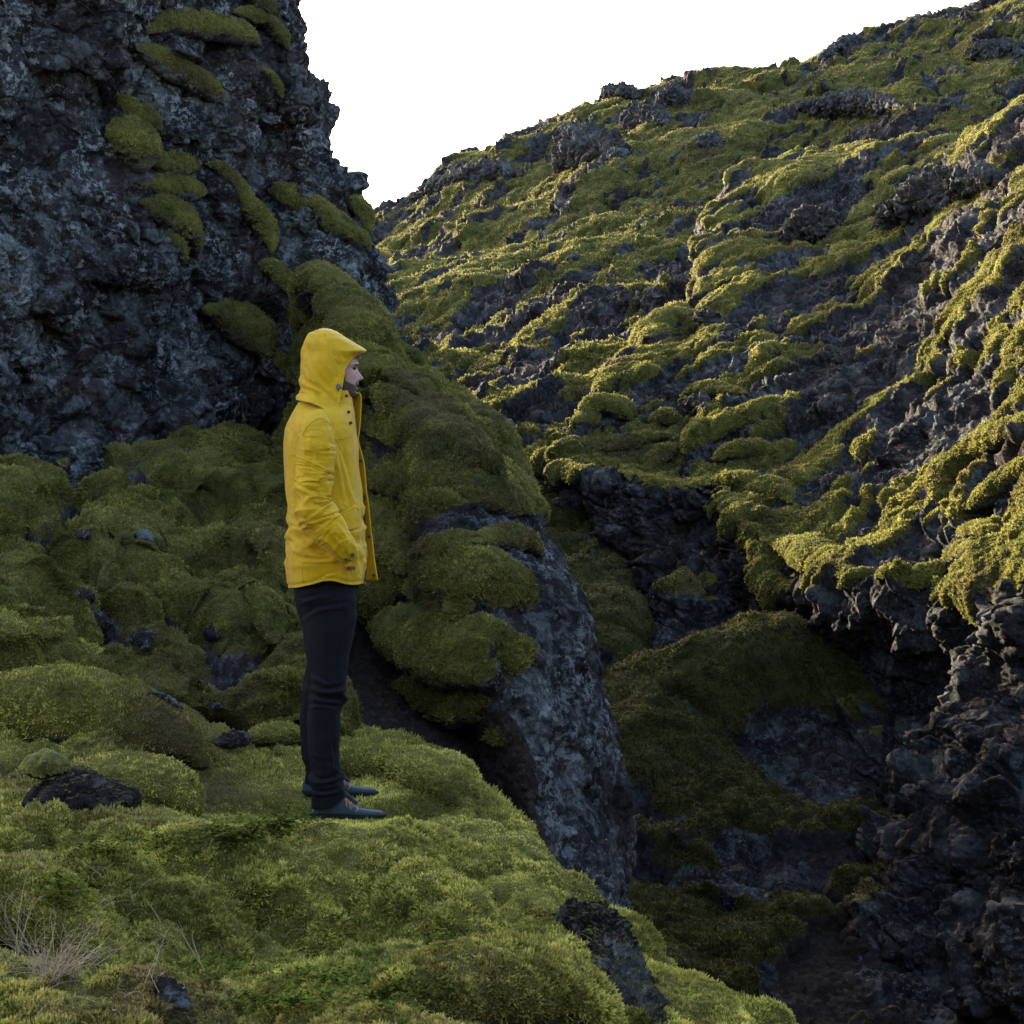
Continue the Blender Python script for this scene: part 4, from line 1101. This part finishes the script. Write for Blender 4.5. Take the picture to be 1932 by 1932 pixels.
def build_hood():
    v = np.r_[np.linspace(226, 300, 16), np.linspace(306, 470, 30), np.linspace(476, 1104, 100)]
    back = crv([(226, 800), (232, 765), (245, 725), (262, 695), (285, 660), (310, 640), (345, 622), (380, 610), (450, 597), (560, 588), (650, 583), (740, 578), (800, 574), (850, 569), (930, 559), (1000, 548), (1104, 530)], v)
    fr = crv([(226, 850), (232, 885), (240, 905), (255, 945), (285, 1000), (330, 1072), (370, 1130), (420, 1200), (450, 1250), (460, 1262), (466, 1240), (485, 1200), (510, 1158), (535, 1125), (590, 1080), (650, 1046), (710, 1036), (780, 1025), (850, 1010), (900, 1000), (980, 988), (1060, 975), (1104, 968)], v)
    w = crv([(226, .006), (232, .028), (245, .046), (285, .070), (345, .088), (450, .102), (560, .108), (700, .108), (820, .104), (920, .112), (1000, .130), (1104, .158)], v)
    cl = crv([(226, 0), (400, 0), (440, .05), (466, .14), (490, .30), (540, .55), (650, .82), (800, .9), (1104, .92)], v)
    ns = 60
    s = 1 - np.linspace(0, 1, ns) ** 1.0
    full = np.r_[s, s[::-1][1:]]
    sg = np.r_[-np.ones(ns), np.ones(ns - 1)]
    S = full[None, :]
    u = back[:, None] + (fr - back)[:, None] * S
    rise = (1 - (1 - np.minimum(S / .5, 1)) ** 2.3) ** .5
    k = np.clip((S - .5) / .5, 0, 1)
    tap = np.sqrt(np.clip(1 - (1 - cl[:, None] ** 2) * k ** 2.2, 0, 1))
    d = w[:, None] * rise * tap * sg[None]
    V = np.broadcast_to(v[:, None], u.shape).copy()
    hm = crv([(520, 968), (550, 976), (700, 1011), (800, 1050), (900, 1097), (940, 1107), (985, 1088)], u)
    V = V + sstep(860, 1104, V) * (hm - 1104)
    base = np.array(P(PX0, 579.6, 6.0))
    p = base[None, None] + np.stack([u * MM, np.zeros_like(u), -V * MM], -1)
    p = p * ((6 + d) / 6)[..., None]
    n = gnormals(p)
    c = np.array([W(880, 620)])
    if ((p - c) * n).sum() < 0: n = -n
    h = folds(p @ np.array([[.8, 0, -.6], [0, 1, 0], [.6, 0, .8]]), 61, (11, 7, 5), .0045) * sstep(228, 330, V) + folds(p, 63, (5, 5, 16), .0045) * sstep(740, 860, V)
    near = sg[None] < 0
    for poly, w_, a_ in (([(690, 262), (745, 292), (775, 345)], 16, .004), ([(845, 330), (890, 470), (925, 640), (945, 800)], 34, .0055), ([(640, 470), (690, 620), (770, 750), (890, 890)], 30, .006), ([(592, 735), (650, 800), (770, 855), (890, 955), (955, 1035)], 22, .007),
                         ([(575, 862), (690, 893), (810, 968)], 18, .005), ([(612, 600), (660, 690), (700, 800)], 20, .004), ([(960, 560), (985, 700), (990, 830)], 20, .003)):
        h = h + crease(u, V, poly, w_, a_)
    # stitched brim and vertical panel seam
    h = h - .0016 * np.exp(-((fr[:, None] - u - 26 + 0 * V) / 5) ** 2) * (V > 470)
    h = h - .0022 * np.exp(-((u - crv([(226, 760), (300, 715), (450, 668), (600, 640), (800, 640)], V)) / 6) ** 2)
    p = p + n * h[..., None]
    M_, N_ = p.shape[:2]
    f = grid_faces(M_, N_)
    o = make_mesh("hood", p, f, M_JACKET, jacket)
    md = o.modifiers.new("cloth", 'SOLIDIFY'); md.thickness = .0035; md.offset = 0
    return o, p
hood, HP = build_hood()

def build_collar():
    nz, na = 50, 96
    v = np.linspace(872, 1130, nz)
    b = crv([(872, 690), (1000, 640), (1130, 560)], v); f = crv([(872, 1102), (930, 1110), (1000, 1118), (1060, 1126), (1130, 1138)], v); w = crv([(872, .080), (960, .086), (1050, .105), (1130, .14)], v)
    cx, sx = ring_xy(na)
    u = (b + f)[:, None] / 2 + (f - b)[:, None] / 2 * cx[None]
    d = w[:, None] * sx[None]
    V = np.broadcast_to(v[:, None], u.shape)
    p = np.array(P(PX0, 579.6, 6.0))[None, None] + np.stack([u * MM, np.zeros_like(u), -V * MM], -1)
    p = p * ((6 + d) / 6)[..., None]
    n = gnormals(np.concatenate([p[:, -1:], p, p[:, :1]], 1))[:, 1:-1]
    if (n[..., 1] * d).sum() < 0: n = -n
    p = p + n * folds(p, 71, (9, 9, 5), .003)[..., None]
    o = make_mesh("collar", p, grid_faces(nz, na, True), M_JACKET, jacket)
    md = o.modifiers.new("cloth", 'SOLIDIFY'); md.thickness = .004; md.offset = 1
build_collar()

# far front panel with its placket, standing open
edge = smo([(1188, 896), (1206, 925), (1210, 1000), (1203, 1150), (1192, 1290), (1180, 1400), (1214, 1530), (1242, 1650), (1256, 1800), (1266, 1932), (1286, 2060), (1300, 2200), (1312, 2330), (1328, 2450), (1346, 2620), (1366, 2760), (1378, 2830), (1383, 2861)], 120)
inner = smo([(1080, 885), (1098, 940), (1100, 1000), (1110, 1150), (1120, 1290), (1120, 1400), (1125, 1530), (1130, 1650), (1140, 1800), (1150, 1932), (1160, 2060), (1180, 2200), (1180, 2330), (1190, 2450), (1200, 2620), (1220, 2760), (1240, 2840), (1262, 2862)], 120)
g = np.linspace(0, 1, 14)[None, :, None]
uv = inner[:, None] * (1 - g) + edge[:, None] * g
dd = .045 - .03 * g[..., 0] ** 2 + .006 * np.sin(uv[..., 1] / 170.)
dd = dd - .006 * np.exp(-((g[..., 0] - .97) / .05) ** 2)
pp = np.array(P(PX0, 579.6, 6.0))[None, None] + np.stack([uv[..., 0] * MM, 0 * dd, -uv[..., 1] * MM], -1)
pp = pp * ((6 + dd) / 6)[..., None]
pk = make_mesh("front_placket", pp, grid_faces(120, 14), M_JACKET, jacket)
md = pk.modifiers.new("cloth", 'SOLIDIFY'); md.thickness = .005; md.offset = 0

zp = smo([(1106, 880), (1116, 960), (1130, 1090), (1146, 1230), (1156, 1330), (1160, 1480), (1164, 1610), (1176, 1720), (1192, 1830), (1210, 1932)], 70)
tube("zip", [W(a + 2, b, -.020) for a, b in zp], .0034, M_ZIP, jacket)
zp2 = smo([(1210, 1932), (1226, 2060), (1242, 2180), (1244, 2300), (1240, 2430), (1254, 2570), (1260, 2700), (1256, 2780), (1250, 2860)], 60)
tube("zip", [W(a + 2, b, .014) for a, b in zp2], .0018, M_ZIP, jacket)
for a, b in ((1057, 930), (1080, 1098), (1100, 1213)):
    disc("snap_button", W(a, b, torso_dy(a, max(b, 1060)) * (.75 if b < 1000 else 1) - .012 if b > 1000 else -.088), .0062, M_SNAP, jacket, nrm=(.45, -1, 0))
for a, b in ((1199, 1612), (1241, 1992), (1290, 2407), (1338, 2812)):
    disc("snap_button", W(a, b, .006), .0062, M_SNAP, jacket, nrm=(0, -1, 0))
# cuff strap
cs_ = [(1040, 2500, -.304), (1090, 2470, -.302), (1138, 2492, -.294), (1166, 2550, -.287), (1172, 2600, -.283), (1130, 2668, -.283), (1092, 2640, -.288), (1082, 2600, -.295)]
def patch(name, poly, mat, th=.003, parent=jacket, surf=None):
    c = np.mean(poly, 0)
    ring = smo(np.vstack([poly, poly[:1]]), 40)[:-1]
    lev = [(1.0, 0), (1.0, -th), (.94, -th * 1.15), (.5, -th * 1.2), (.02, -th * 1.2)]
    pts = []
    for k, dz in lev:
        r = c + (ring - c) * k
        pts.append([W(a, b, (surf(a, b) if surf else d_) + dz) for a, b, d_ in r])
    return make_mesh(name, np.array(pts), grid_faces(len(lev), len(ring), True), mat, parent)
ts = lambda a, b: float(torso_dy(a, b)) - .004
def panel(name, c4, mat, off, n=24, m=24):
    """curved panel lying on the torso; corners in order"""
    c4 = np.asarray(c4, float)
    s, t = np.meshgrid(np.linspace(0, 1, n), np.linspace(0, 1, m), indexing='ij')
    a = (c4[0] * ((1 - s) * (1 - t))[..., None] + c4[1] * (s * (1 - t))[..., None] + c4[2] * (s * t)[..., None] + c4[3] * ((1 - s) * t)[..., None])
    p = np.array([[W(u_, v_, float(torso_dy(min(u_, crv(JF, v_) - 4), v_)) - off) for u_, v_ in r] for r in a])
    o = make_mesh(name, p, grid_faces(n, m), mat, jacket)
    md = o.modifiers.new("cloth", 'SOLIDIFY'); md.thickness = .004; md.offset = 0
    return o
panel("pocket_flap", [(930, 2190), (1192, 2050), (1208, 2300), (1010, 2362)], M_JACKET, .009)
panel("leather_patch", [(1068, 2716), (1146, 2716), (1146, 2752), (1068, 2752)], M_PATCH, .0085, 8, 6)
def seam(pts, f=None, parent=jacket, r=.0011):
    a = smo(pts, 40)
    tube("seam", [W(x, y, float(torso_dy(x, y)) - .002 if f is None else f(x, y)) for x, y in a], r, M_SEAM, parent, 6)
def sleeve_dy(x, y):
    q = SLP.reshape(-1, 3); c = W(x, y); k = np.abs(q[:, 0] / q[:, 1] - c[0] / c[1]) + np.abs(q[:, 2] / q[:, 1] - c[2] / c[1])
    i = np.where(k < .003)[0]
    return float(q[i, 1].min() - 6 - .0005) if len(i) else -.275
patch("cuff_strap", np.array(cs_, float), M_JACKET, .004, surf=sleeve_dy)
disc("snap_button", W(1117, 2600, sleeve_dy(1117, 2600) - .006), .0078, M_SNAP, jacket, nrm=(.2, -1, .1))
disc("snap_button", W(1050, 2646, sleeve_dy(1050, 2646) - .002), .005, M_SNAP, jacket, nrm=(.0, -1, -.2))
seam([(566, 1496), (640, 1502), (740, 1500), (840, 1488), (915, 1462)], sleeve_dy)
seam([(590, 1350), (650, 1250), (740, 1180), (815, 1168), (875, 1225), (920, 1320), (946, 1420)], lambda x, y: sleeve_dy(x, y) - .001)
seam([(412, 1524), (480, 1550), (540, 1562)])
seam([(952, 1392), (1040, 1372), (1120, 1345)])
seam([(500, 2120), (540, 2180), (620, 2215), (680, 2300), (760, 2420), (860, 2520), (940, 2600), (1040, 2660)], sleeve_dy)
seam([(600, 2700), (596, 2800), (600, 2900)])
# hood toggle and cord
tg = W(972, 830, -.104)
disc("cord_toggle", tg, .0095, M_TOGGLE, jacket, t=.008)
tube("cord", [W(980, 838, -.103), W(1000, 846, -.100), W(1014, 848, -.095)], .0022, M_ZIP, jacket)
tube("cord", [W(972, 845, -.107), W(970, 868, -.108), W(966, 886, -.108)], .0018, M_ZIP, jacket)
tube("cord", [W(1240, 2860, .0), W(1252, 2890, .0), W(1256, 2915, .0)], .0022, M_LACE, jacket)

# ---- trousers
def build_leg(side):
    v = np.linspace(2760, 5270, 240)
    if side < 0:
        b = crv([(2760, 540), (2900, 525), (2950, 500), (3067, 520), (3147, 572), (3217, 590), (3417, 606), (3649, 628), (3849, 680), (3949, 690), (4079, 676), (4209, 655), (4349, 645), (4549, 650), (4849, 666), (5049, 680), (5270, 684)], v)
        f = crv([(2760, 1158), (2944, 1166), (3067, 1165), (3277, 1155), (3417, 1132), (3649, 1080), (3799, 1064), (3949, 1066), (4040, 1060), (4110, 1060), (4165, 1026), (4269, 996), (4449, 988), (4649, 978), (4760, 980), (4860, 1000), (4929, 1014), (5049, 1028), (5270, 1036)], v)
    else:
        b = crv([(2760, 540), (2900, 525), (2950, 505), (3067, 520), (3417, 610), (3649, 640), (3779, 632), (3949, 600), (4079, 580), (4209, 562), (4349, 562), (4549, 580), (4799, 600), (4969, 616), (5270, 616)], v)
        f = b + crv([(2760, 680), (3067, 640), (3417, 500), (3649, 420), (3949, 370), (4300, 340), (4700, 340), (5270, 350)], v)
    w = crv([(2760, .085), (3067, .096), (3417, .088), (3849, .074), (4100, .068), (4500, .066), (4900, .067), (5270, .070)], v)
    cy = crv([(2760, .085), (3417, .10), (4100, .115), (5270, .125)], v) * side
    na = 96
    cx, sx = ring_xy(na)
    u = (b + f)[:, None] / 2 + (f - b)[:, None] / 2 * cx[None]
    d = cy[:, None] + w[:, None] * sx[None]
    V = np.broadcast_to(v[:, None], u.shape).copy()
    hb = (lambda x: crv([(680, 5252), (860, 5256), (954, 5205), (1040, 5128)], x)) if side < 0 else (lambda x: crv([(616, 4990), (800, 5010), (1000, 4950)], x))
    V = V + sstep(4600, 5270, V) * (hb(u) - 5270)
    p = np.array(P(PX0, 579.6, 6.0))[None, None] + np.stack([u * MM, 0 * u, -V * MM], -1)
    p = p * ((6 + d) / 6)[..., None]
    n = gnormals(np.concatenate([p[:, -1:], p, p[:, :1]], 1))[:, 1:-1]
    if ((d - cy[:, None]) * n[..., 1]).sum() < 0: n = -n
    g = lambda m, s: np.exp(-((V - m) / s) ** 2)
    k = .25 + 1.0 * g(4050, 220) + .8 * g(4950, 260) + .5 * g(3100, 250)
    h = folds(p @ np.array([[.85, 0, .53], [0, 1, 0], [-.53, 0, .85]]), 81 + side, (6, 5, 9), .0085) * k + folds(p, 91 + side, (9, 9, 2.4), .003)
    if side < 0:
        for poly, w_, a_ in (([(690, 3960), (820, 4010), (960, 4000), (1060, 3960)], 26, .008), ([(700, 4080), (830, 4110), (1020, 4130)], 22, .008), ([(690, 3850), (800, 3900), (900, 3960)], 22, .006), ([(680, 4180), (800, 4170), (940, 4200)], 18, .004), ([(660, 4900), (760, 4960), (900, 4940), (1000, 4890)], 24, .007), ([(680, 5060), (800, 5090), (960, 5060)], 20, .006),
                             ([(560, 3080), (700, 3040), (900, 2990)], 26, .006), ([(600, 3250), (760, 3160), (1000, 3120)], 24, .005), ([(900, 4560), (930, 4760), (900, 4960)], 22, .004)):
            h = h + crease(u, V, poly, w_, a_) * (sx[None] < .2)
    p = p + n * h[..., None]
    lo = p[-1:] - n[-1:] * .007
    p = np.concatenate([p, lo, lo + np.array([0, 0, .05])], 0)
    return p, grid_faces(len(p), na, True)
p1, f1 = build_leg(-1)
p2, f2 = build_leg(1)
trousers = make_mesh("trousers", np.concatenate([p1.reshape(-1, 3), p2.reshape(-1, 3)]), np.concatenate([f1, f2 + p1.shape[0] * p1.shape[1]]), M_TROUSER, person)

# ---- boots
def build_boot(du, dv, cy, sx_=1.0):
    uu = np.linspace(672, 1462, 110)
    top = crv([(672, 5235), (690, 5195), (760, 5130), (900, 5080), (1000, 5095), (1036, 5118), (1080, 5162), (1120, 5196), (1160, 5222), (1176, 5240), (1240, 5252), (1310, 5262), (1400, 5270), (1440, 5284), (1462, 5312)], uu)
    bot = crv([(672, 5300), (700, 5330), (1000, 5338), (1300, 5338), (1430, 5334), (1462, 5318)], uu)
    w = crv([(672, .012), (690, .024), (760, .034), (900, .036), (1036, .036), (1176, .044), (1300, .047), (1400, .036), (1445, .020), (1462, .004)], uu)
    na = 48
    th = np.linspace(0, 2 * math.pi, na, endpoint=False)
    c, s_ = np.cos(th), np.sin(th)
    zz = np.where(s_[None] > 0, np.abs(s_[None]) ** .8, -np.abs(s_[None]) ** .35)
    mid = bot - (bot - top) * .38
    v = np.where(zz > 0, mid[:, None] - zz * (mid - top)[:, None], mid[:, None] - zz * (bot - mid)[:, None])
    d = cy + w[:, None] * np.sign(c[None]) * np.abs(c[None]) ** .75
    u = np.broadcast_to(uu[:, None], v.shape)
    U, V = u + du, v + dv
    p = np.array(P(PX0, 579.6, 6.0))[None, None] + np.stack([U * MM, 0 * U, -V * MM], -1)
    p = p * ((6 + d) / 6)[..., None]
    # toe cap stitch ridge
    ob = make_mesh("boot", p, grid_faces(110, na, True), M_BOOT, person)
    # sole
    k = (bot - 10)
    prof = [(1.06, 0), (1.08, 14), (1.04, 30), (.5, 32), (.02, 32)]
    ring = []
    ua = np.r_[uu[::3], uu[::-3]]; wa = np.r_[w[::3], -w[::-3]]; ka = np.r_[k[::3], k[::-3]]
    for m_, dz in prof:
        ring.append([W(880 + (a - 880) * (1 + (m_ - 1) * .3) + du if m_ > .9 else 1000 + (a - 1000) * m_ + du, z + dz + dv, cy + b * m_) for a, b, z in zip(ua, wa, ka)])
    so = make_mesh("sole", np.array(ring), grid_faces(5, len(ua), True), M_SOLE, ob)
    # tongue, laces
    def side_pt(a, b, o=.0015):
        i = np.argmin(np.abs(uu - a)); m0, t0 = mid[i], top[i]
        q = np.clip((m0 - b) / (m0 - t0), 0, .999)
        cc = (1 - (q ** (1 / .8)) ** 2) ** .5
        return W(a + du, b + dv, cy - w[i] * cc ** .75 - o)
    for seg in ([(1034, 5156), (1054, 5160), (1074, 5160)], [(1049, 5166), (1054, 5205), (1064, 5238)], [(1040, 5160), (1058, 5185), (1078, 5170)], [(1084, 5186), (1100, 5196), (1106, 5186)], [(1089, 5222), (1096, 5245), (1104, 5270)], [(1094, 5236), (1110, 5240), (1122, 5232)],
                [(1144, 5212), (1168, 5226), (1172, 5246)], [(1172, 5246), (1166, 5275), (1150, 5292)], [(1080, 5190), (1092, 5215), (1112, 5202)]):
        tube("lace", [side_pt(a, b) for a, b in smo(seg, 8)], .0021, M_LACE, ob, 6)
    tube("tongue", [W(a + du, b + dv - 4, cy) for a, b in smo([(1020, 5112), (1060, 5140), (1110, 5186), (1160, 5220)], 16)], np.linspace(.016, .013, 16), M_SOLE, ob, 10)
    return ob
build_boot(0, 0, -.125)
build_boot(-80, -236, .13)
print("man %.1fs" % (time.time() - T0))

# ------------------------------------------------------------------ moss shoots, herbs, dry grass
def shoot_mat(name, fine, tone, grey=None, gm=.5):
    t = NT(name)
    tint = t.attr("tint")
    c = moss_color(t, fine, tone)
    if grey: c = t.mix(gm, c, grey)
    c = t.mix(1.0, c, t.ramp(tint, [(0., .45), (.5, 1.0), (1., 1.9)]), 'MULTIPLY')
    t.link(c, t.b.inputs["Base Color"])
    t.b.inputs["Roughness"].default_value = .8
    t.b.inputs["Specular IOR Level"].default_value = .2
    tr = t.node("ShaderNodeBsdfTranslucent"); t.link(c, tr.inputs[0])
    mx = t.node("ShaderNodeMixShader"); mx.inputs[0].default_value = .3
    t.link(t.b.outputs[0], mx.inputs[1]); t.link(tr.outputs[0], mx.inputs[2])
    t.link(mx.outputs[0], t.t.nodes["Material Output"].inputs[0])
    return t.m
RNG = np.random.default_rng(3)
def shoots(name, label, surfs, n, L, Wd, mat, Lv=.5, thr=.6):
    """short moss leaves standing on the moss of the given sheets"""
    pp, nn, ww = [], [], []
    for s in surfs:
        p, nr, ms_ = s['p'], s['n'], s['moss']
        if s.get('blob'):
            p = np.concatenate([p, p[:, :1]], 1); nr = np.concatenate([nr, nr[:, :1]], 1); ms_ = np.concatenate([ms_, ms_[:, :1]], 1)
        a, b, c, d = p[:-1, :-1], p[1:, :-1], p[1:, 1:], p[:-1, 1:]
        ctr = (a + b + c + d) / 4
        ar = np.linalg.norm(np.cross(c - a, d - b), axis=-1) / 2
        m4 = (ms_[:-1, :-1] + ms_[1:, 1:]) / 2
        n4 = norm(nr[:-1, :-1] + nr[1:, 1:])
        y = np.maximum(ctr[..., 1], .8)
        ok = (m4 > thr) & (np.abs(ctr[..., 0]) < .42 * y) & (ctr[..., 2] < .42 * y) & (ctr[..., 2] > -.42 * y) & (ctr[..., 1] > 1.6)
        dist = np.linalg.norm(ctr, axis=-1)
        fc = (n4 * -ctr).sum(-1) / dist
        wt = ar / dist ** 2 * np.clip(fc + .35, .05, 1) * ok
        for bx, by in ((-.69, 5.875), (-.72, 6.13)):
            wt = wt * ~((np.abs(ctr[..., 0] - bx) < .17) & (np.abs(ctr[..., 1] - by) < .036) & (ctr[..., 2] < -.9))
        k = wt.ravel() > 0
        pp.append(np.stack([a, b, c, d], -2).reshape(-1, 4, 3)[k]); nn.append(n4.reshape(-1, 3)[k]); ww.append(wt.ravel()[k])
    pp, nn, ww = np.concatenate(pp), np.concatenate(nn), np.concatenate(ww)
    n = int(n * min(1, Q * 1.2))
    i = RNG.choice(len(pp), n, p=ww / ww.sum())
    s, t = RNG.random((2, n, 1))
    q = pp[i]
    base = (q[:, 0] * (1 - s) + q[:, 1] * s) * (1 - t) + (q[:, 3] * (1 - s) + q[:, 2] * s) * t
    nr = nn[i]
    dist = base[:, 1:2]
    rd = RNG.normal(size=(n, 3))
    ax = norm(nr * .75 + np.array([0, 0, .35]) + rd * .42)
    sc = RNG.uniform(1 - Lv, 1 + Lv, (n, 1))
    clump = np.clip(.8 + .7 * perlin(base * 14, 5) + .9 * perlin(base * 38, 6), .25, 1.7)[:, None]
    clump = clump * np.clip(.95 + 1.1 * perlin(base * 3.1, 15), .5, 1.45)[:, None]
    Lx, Wx = L * sc * clump, Wd * (.6 + .4 * sc)
    sd_ = norm(np.cross(ax, RNG.normal(size=(n, 3))))
    tip = base + ax * Lx
    base = base - nr * .002
    v = np.stack([base - sd_ * Wx * .35, base + ax * Lx * .5 + sd_ * Wx * .5, tip, base + ax * Lx * .5 - sd_ * Wx * .5], 1)
    tb = np.clip(RNG.normal(.45, .16, n) + .2 * perlin(base * 9, 9) + .3 * perlin(base * 38, 6) + .35 * perlin(base * 4.3, 21), 0, 1)
    tint = np.clip(np.stack([tb * .55, tb, tb * 1.1 + .32, tb], 1), 0, 1).ravel()
    o = make_mesh(name, v, np.arange(4 * n).reshape(-1, 4), mat, attrs={"tint": tint}, smooth=False)
    tag(o, label, "moss", kind="stuff")
    return o
blobs = lambda names, mats: [s for s in SURF if s.get('blob') and s['o'].name.split('.')[0] in names and s['o'].data.materials[0] in mats]
near_s = [FG] + blobs(("moss_mound", "moss_cushion", "rock_spine", "boulder"), (MAT_NEAR,))
mid_s = [SLOPE, OUT] + blobs(("moss_cushion",), (MAT_MID,))
M_SH1 = shoot_mat("moss_shoot_near", 40, 2.5)  # tone raised over the slope's for the ledge's open-sky light
M_SH2 = shoot_mat("moss_shoot_mid_shaded", 30, 1.25)  # tone lowered for the shade under the cliff
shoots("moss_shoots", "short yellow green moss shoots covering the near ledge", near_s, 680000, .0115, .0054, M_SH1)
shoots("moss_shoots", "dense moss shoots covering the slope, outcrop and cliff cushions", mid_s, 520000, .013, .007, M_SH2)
shoots("moss_shoots", "pale grey green moss shoots of the cushion on the dark boulder", blobs(("moss_cushion",), (MAT_PALE,)), 9000, .014, .0062, shoot_mat("moss_shoot_pale", 40, 2.0, (.30, .33, .17)))

M_SH3 = shoot_mat("moss_shoot_bank", 12, 1.25, (.15, .145, .06), .3)
M_SH4 = shoot_mat("moss_shoot_gorge_shaded", 12, .42)  # low tone carries the gorge shade in the shoot colour
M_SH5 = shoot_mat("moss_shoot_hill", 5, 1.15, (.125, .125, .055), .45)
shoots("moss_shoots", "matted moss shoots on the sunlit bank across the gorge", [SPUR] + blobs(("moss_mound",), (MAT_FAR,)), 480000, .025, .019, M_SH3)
shoots("moss_shoots", "moss shoots darkened in colour for the shade of the gorge", [FLOOR, RAV, WALL], 220000, .024, .016, M_SH4)
shoots("moss_shoots", "moss shoots matted over the far hillside", [FAR], 340000, .05, .042, M_SH5)

LA = Look([s for s in SURF if s is FG or (s.get('blob') and s['o'].data.materials[0] is MAT_NEAR)])
def on(px, py, dz=0.0):
    Y, n = LA(px, py)
    return np.array(P(px, py, Y)) + np.array([0, 0, dz]), n
# dry grass
M_STRAW = cloth_mat("dry_straw", (.36, .30, .20), .7, var=.3)
def straw(a, b, bow, r=.0011, n=7):
    t = np.linspace(0, 1, n)[:, None]
    p = a * (1 - t) + b * t + bow * (4 * t * (1 - t))
    T = norm(np.gradient(p, axis=0)); s = norm(np.cross(T, np.array([0.2, 1, .1]))); u_ = np.cross(T, s)
    rr = r * (1 - .8 * t)
    return np.stack([p + s * rr, p - s * rr * .5 + u_ * rr * .8, p - s * rr * .5 - u_ * rr * .8], 1)
def grass(name, label, cx, cy, spx, n, L, lean, seed, kind=None, group=None, mat=M_STRAW):
    r = np.random.default_rng(seed)
    V, Fc = [], []
    for k in range(n):
        a, nr = on(cx + r.normal() * spx[0], cy + r.normal() * spx[1])
        d = norm(np.array([r.normal() * .55 + lean[0], r.normal() * .4 + lean[1], abs(r.normal() * .35) + lean[2]]))
        l = L * r.uniform(.45, 1.15)
        s = straw(a, a + d * l, np.array([r.normal() * .12, r.normal() * .05, .16 + r.normal() * .06]) * l)
        Fc.append(grid_faces(7, 3, True) + len(V) * 21)
        V.append(s.reshape(-1, 3))
    o = make_mesh(name, np.concatenate(V), np.concatenate(Fc), mat)
    return tag(o, label, "grass", group, kind)
grass("dry_grass_tuft", "tuft of pale dry grass at the lower left of the ledge", 105, 1840, (26, 10), 110, .14, (.3, -.3, .22), 4)
grass("dry_grass_tuft", "thin dry stalks leaning at the left edge above the pale tuft", 40, 1800, (4, 2), 46, .18, (-.1, -.1, .8), 5)
grass("dry_grass_straws", "loose dry straws strewn over the moss at the lower left", 200, 1800, (150, 70), 60, .12, (.3, -.1, .12), 6, kind="stuff")
# low green herbs
tl = NT("green_leaf")
tl.link(tl.ramp(tl.attr("tint"), [(0, (.034, .046, .008)), (.6, (.085, .125, .012)), (1, (.15, .18, .02))]), tl.b.inputs["Base Color"])
tl.b.inputs["Roughness"].default_value = .9; tl.b.inputs["Specular IOR Level"].default_value = .08
def herbs(label, spots, seed):
    r = np.random.default_rng(seed)
    V, tn = [], []
    for cx, cy, sx, sy, n in spots:
        for k in range(n):
            b, nr = on(cx + r.normal() * sx, cy + r.normal() * sy)
            h = r.uniform(.008, .032)
            b = b + np.array([0, 0, h])
            tt = r.random()
            for j in range(r.integers(3, 6)):
                a = r.uniform(0, 6.28)
                d = np.array([math.cos(a), math.sin(a), r.uniform(-.1, .7)]); s = np.array([-d[1], d[0], 0])
                l = r.uniform(.006, .013); w = l * .42
                V += [b, b + d * l * .5 + s * w, b + d * l, b + d * l * .5 - s * w]
                tn += [min(1, tt * r.uniform(.7, 1.2))] * 4
    o = make_mesh("green_herbs", np.array(V), np.arange(len(V)).reshape(-1, 4), tl.m, attrs={"tint": np.array(tn)}, smooth=False)
    tag(o, label, "plants", kind="stuff")
herbs("small bright green leaves growing in hollows of the ledge moss",
      [(470, 1580, 55, 14, 420), (540, 1560, 30, 12, 200), (330, 1600, 60, 16, 260), (120, 1690, 30, 18, 160), (170, 1610, 40, 14, 140), (430, 1840, 60, 16, 160), (730, 1890, 70, 18, 240), (620, 1860, 40, 14, 120), (560, 1900, 40, 14, 120), (700, 1740, 60, 24, 120), (480, 1910, 40, 10, 100), (820, 1790, 20, 8, 50)], 8)
tb = NT("dead_leaf")
tb.link(tb.ramp(tb.attr("tint"), [(0, (.10, .035, .02)), (.5, (.20, .09, .045)), (1, (.34, .25, .22))]), tb.b.inputs["Base Color"])
tb.b.inputs["Roughness"].default_value = .8
r = np.random.default_rng(77)
V, tn = [], []
for k in range(260):
    b, nr = on(r.uniform(-20, 1150), r.uniform(1560, 1930))
    if b[2] > -.3: continue
    a = r.uniform(0, 6.28); d = np.array([math.cos(a), math.sin(a), r.uniform(-.3, .6)]); w = np.array([-d[1], d[0], r.uniform(-.4, .4)])
    l = r.uniform(.004, .012)
    b = b + np.array([0, 0, .012])
    V += [b, b + d * l * .5 + w * l * .35, b + d * l, b + d * l * .5 - w * l * .35]; tn += [r.random()] * 4
tag(make_mesh("dead_leaves", np.array(V), np.arange(len(V)).reshape(-1, 4), tb.m, attrs={"tint": np.array(tn)}, smooth=False), "tiny reddish and pale dead leaf bits littering the near moss", "leaf litter", kind="stuff")
print("done %.1fs" % (time.time() - T0))
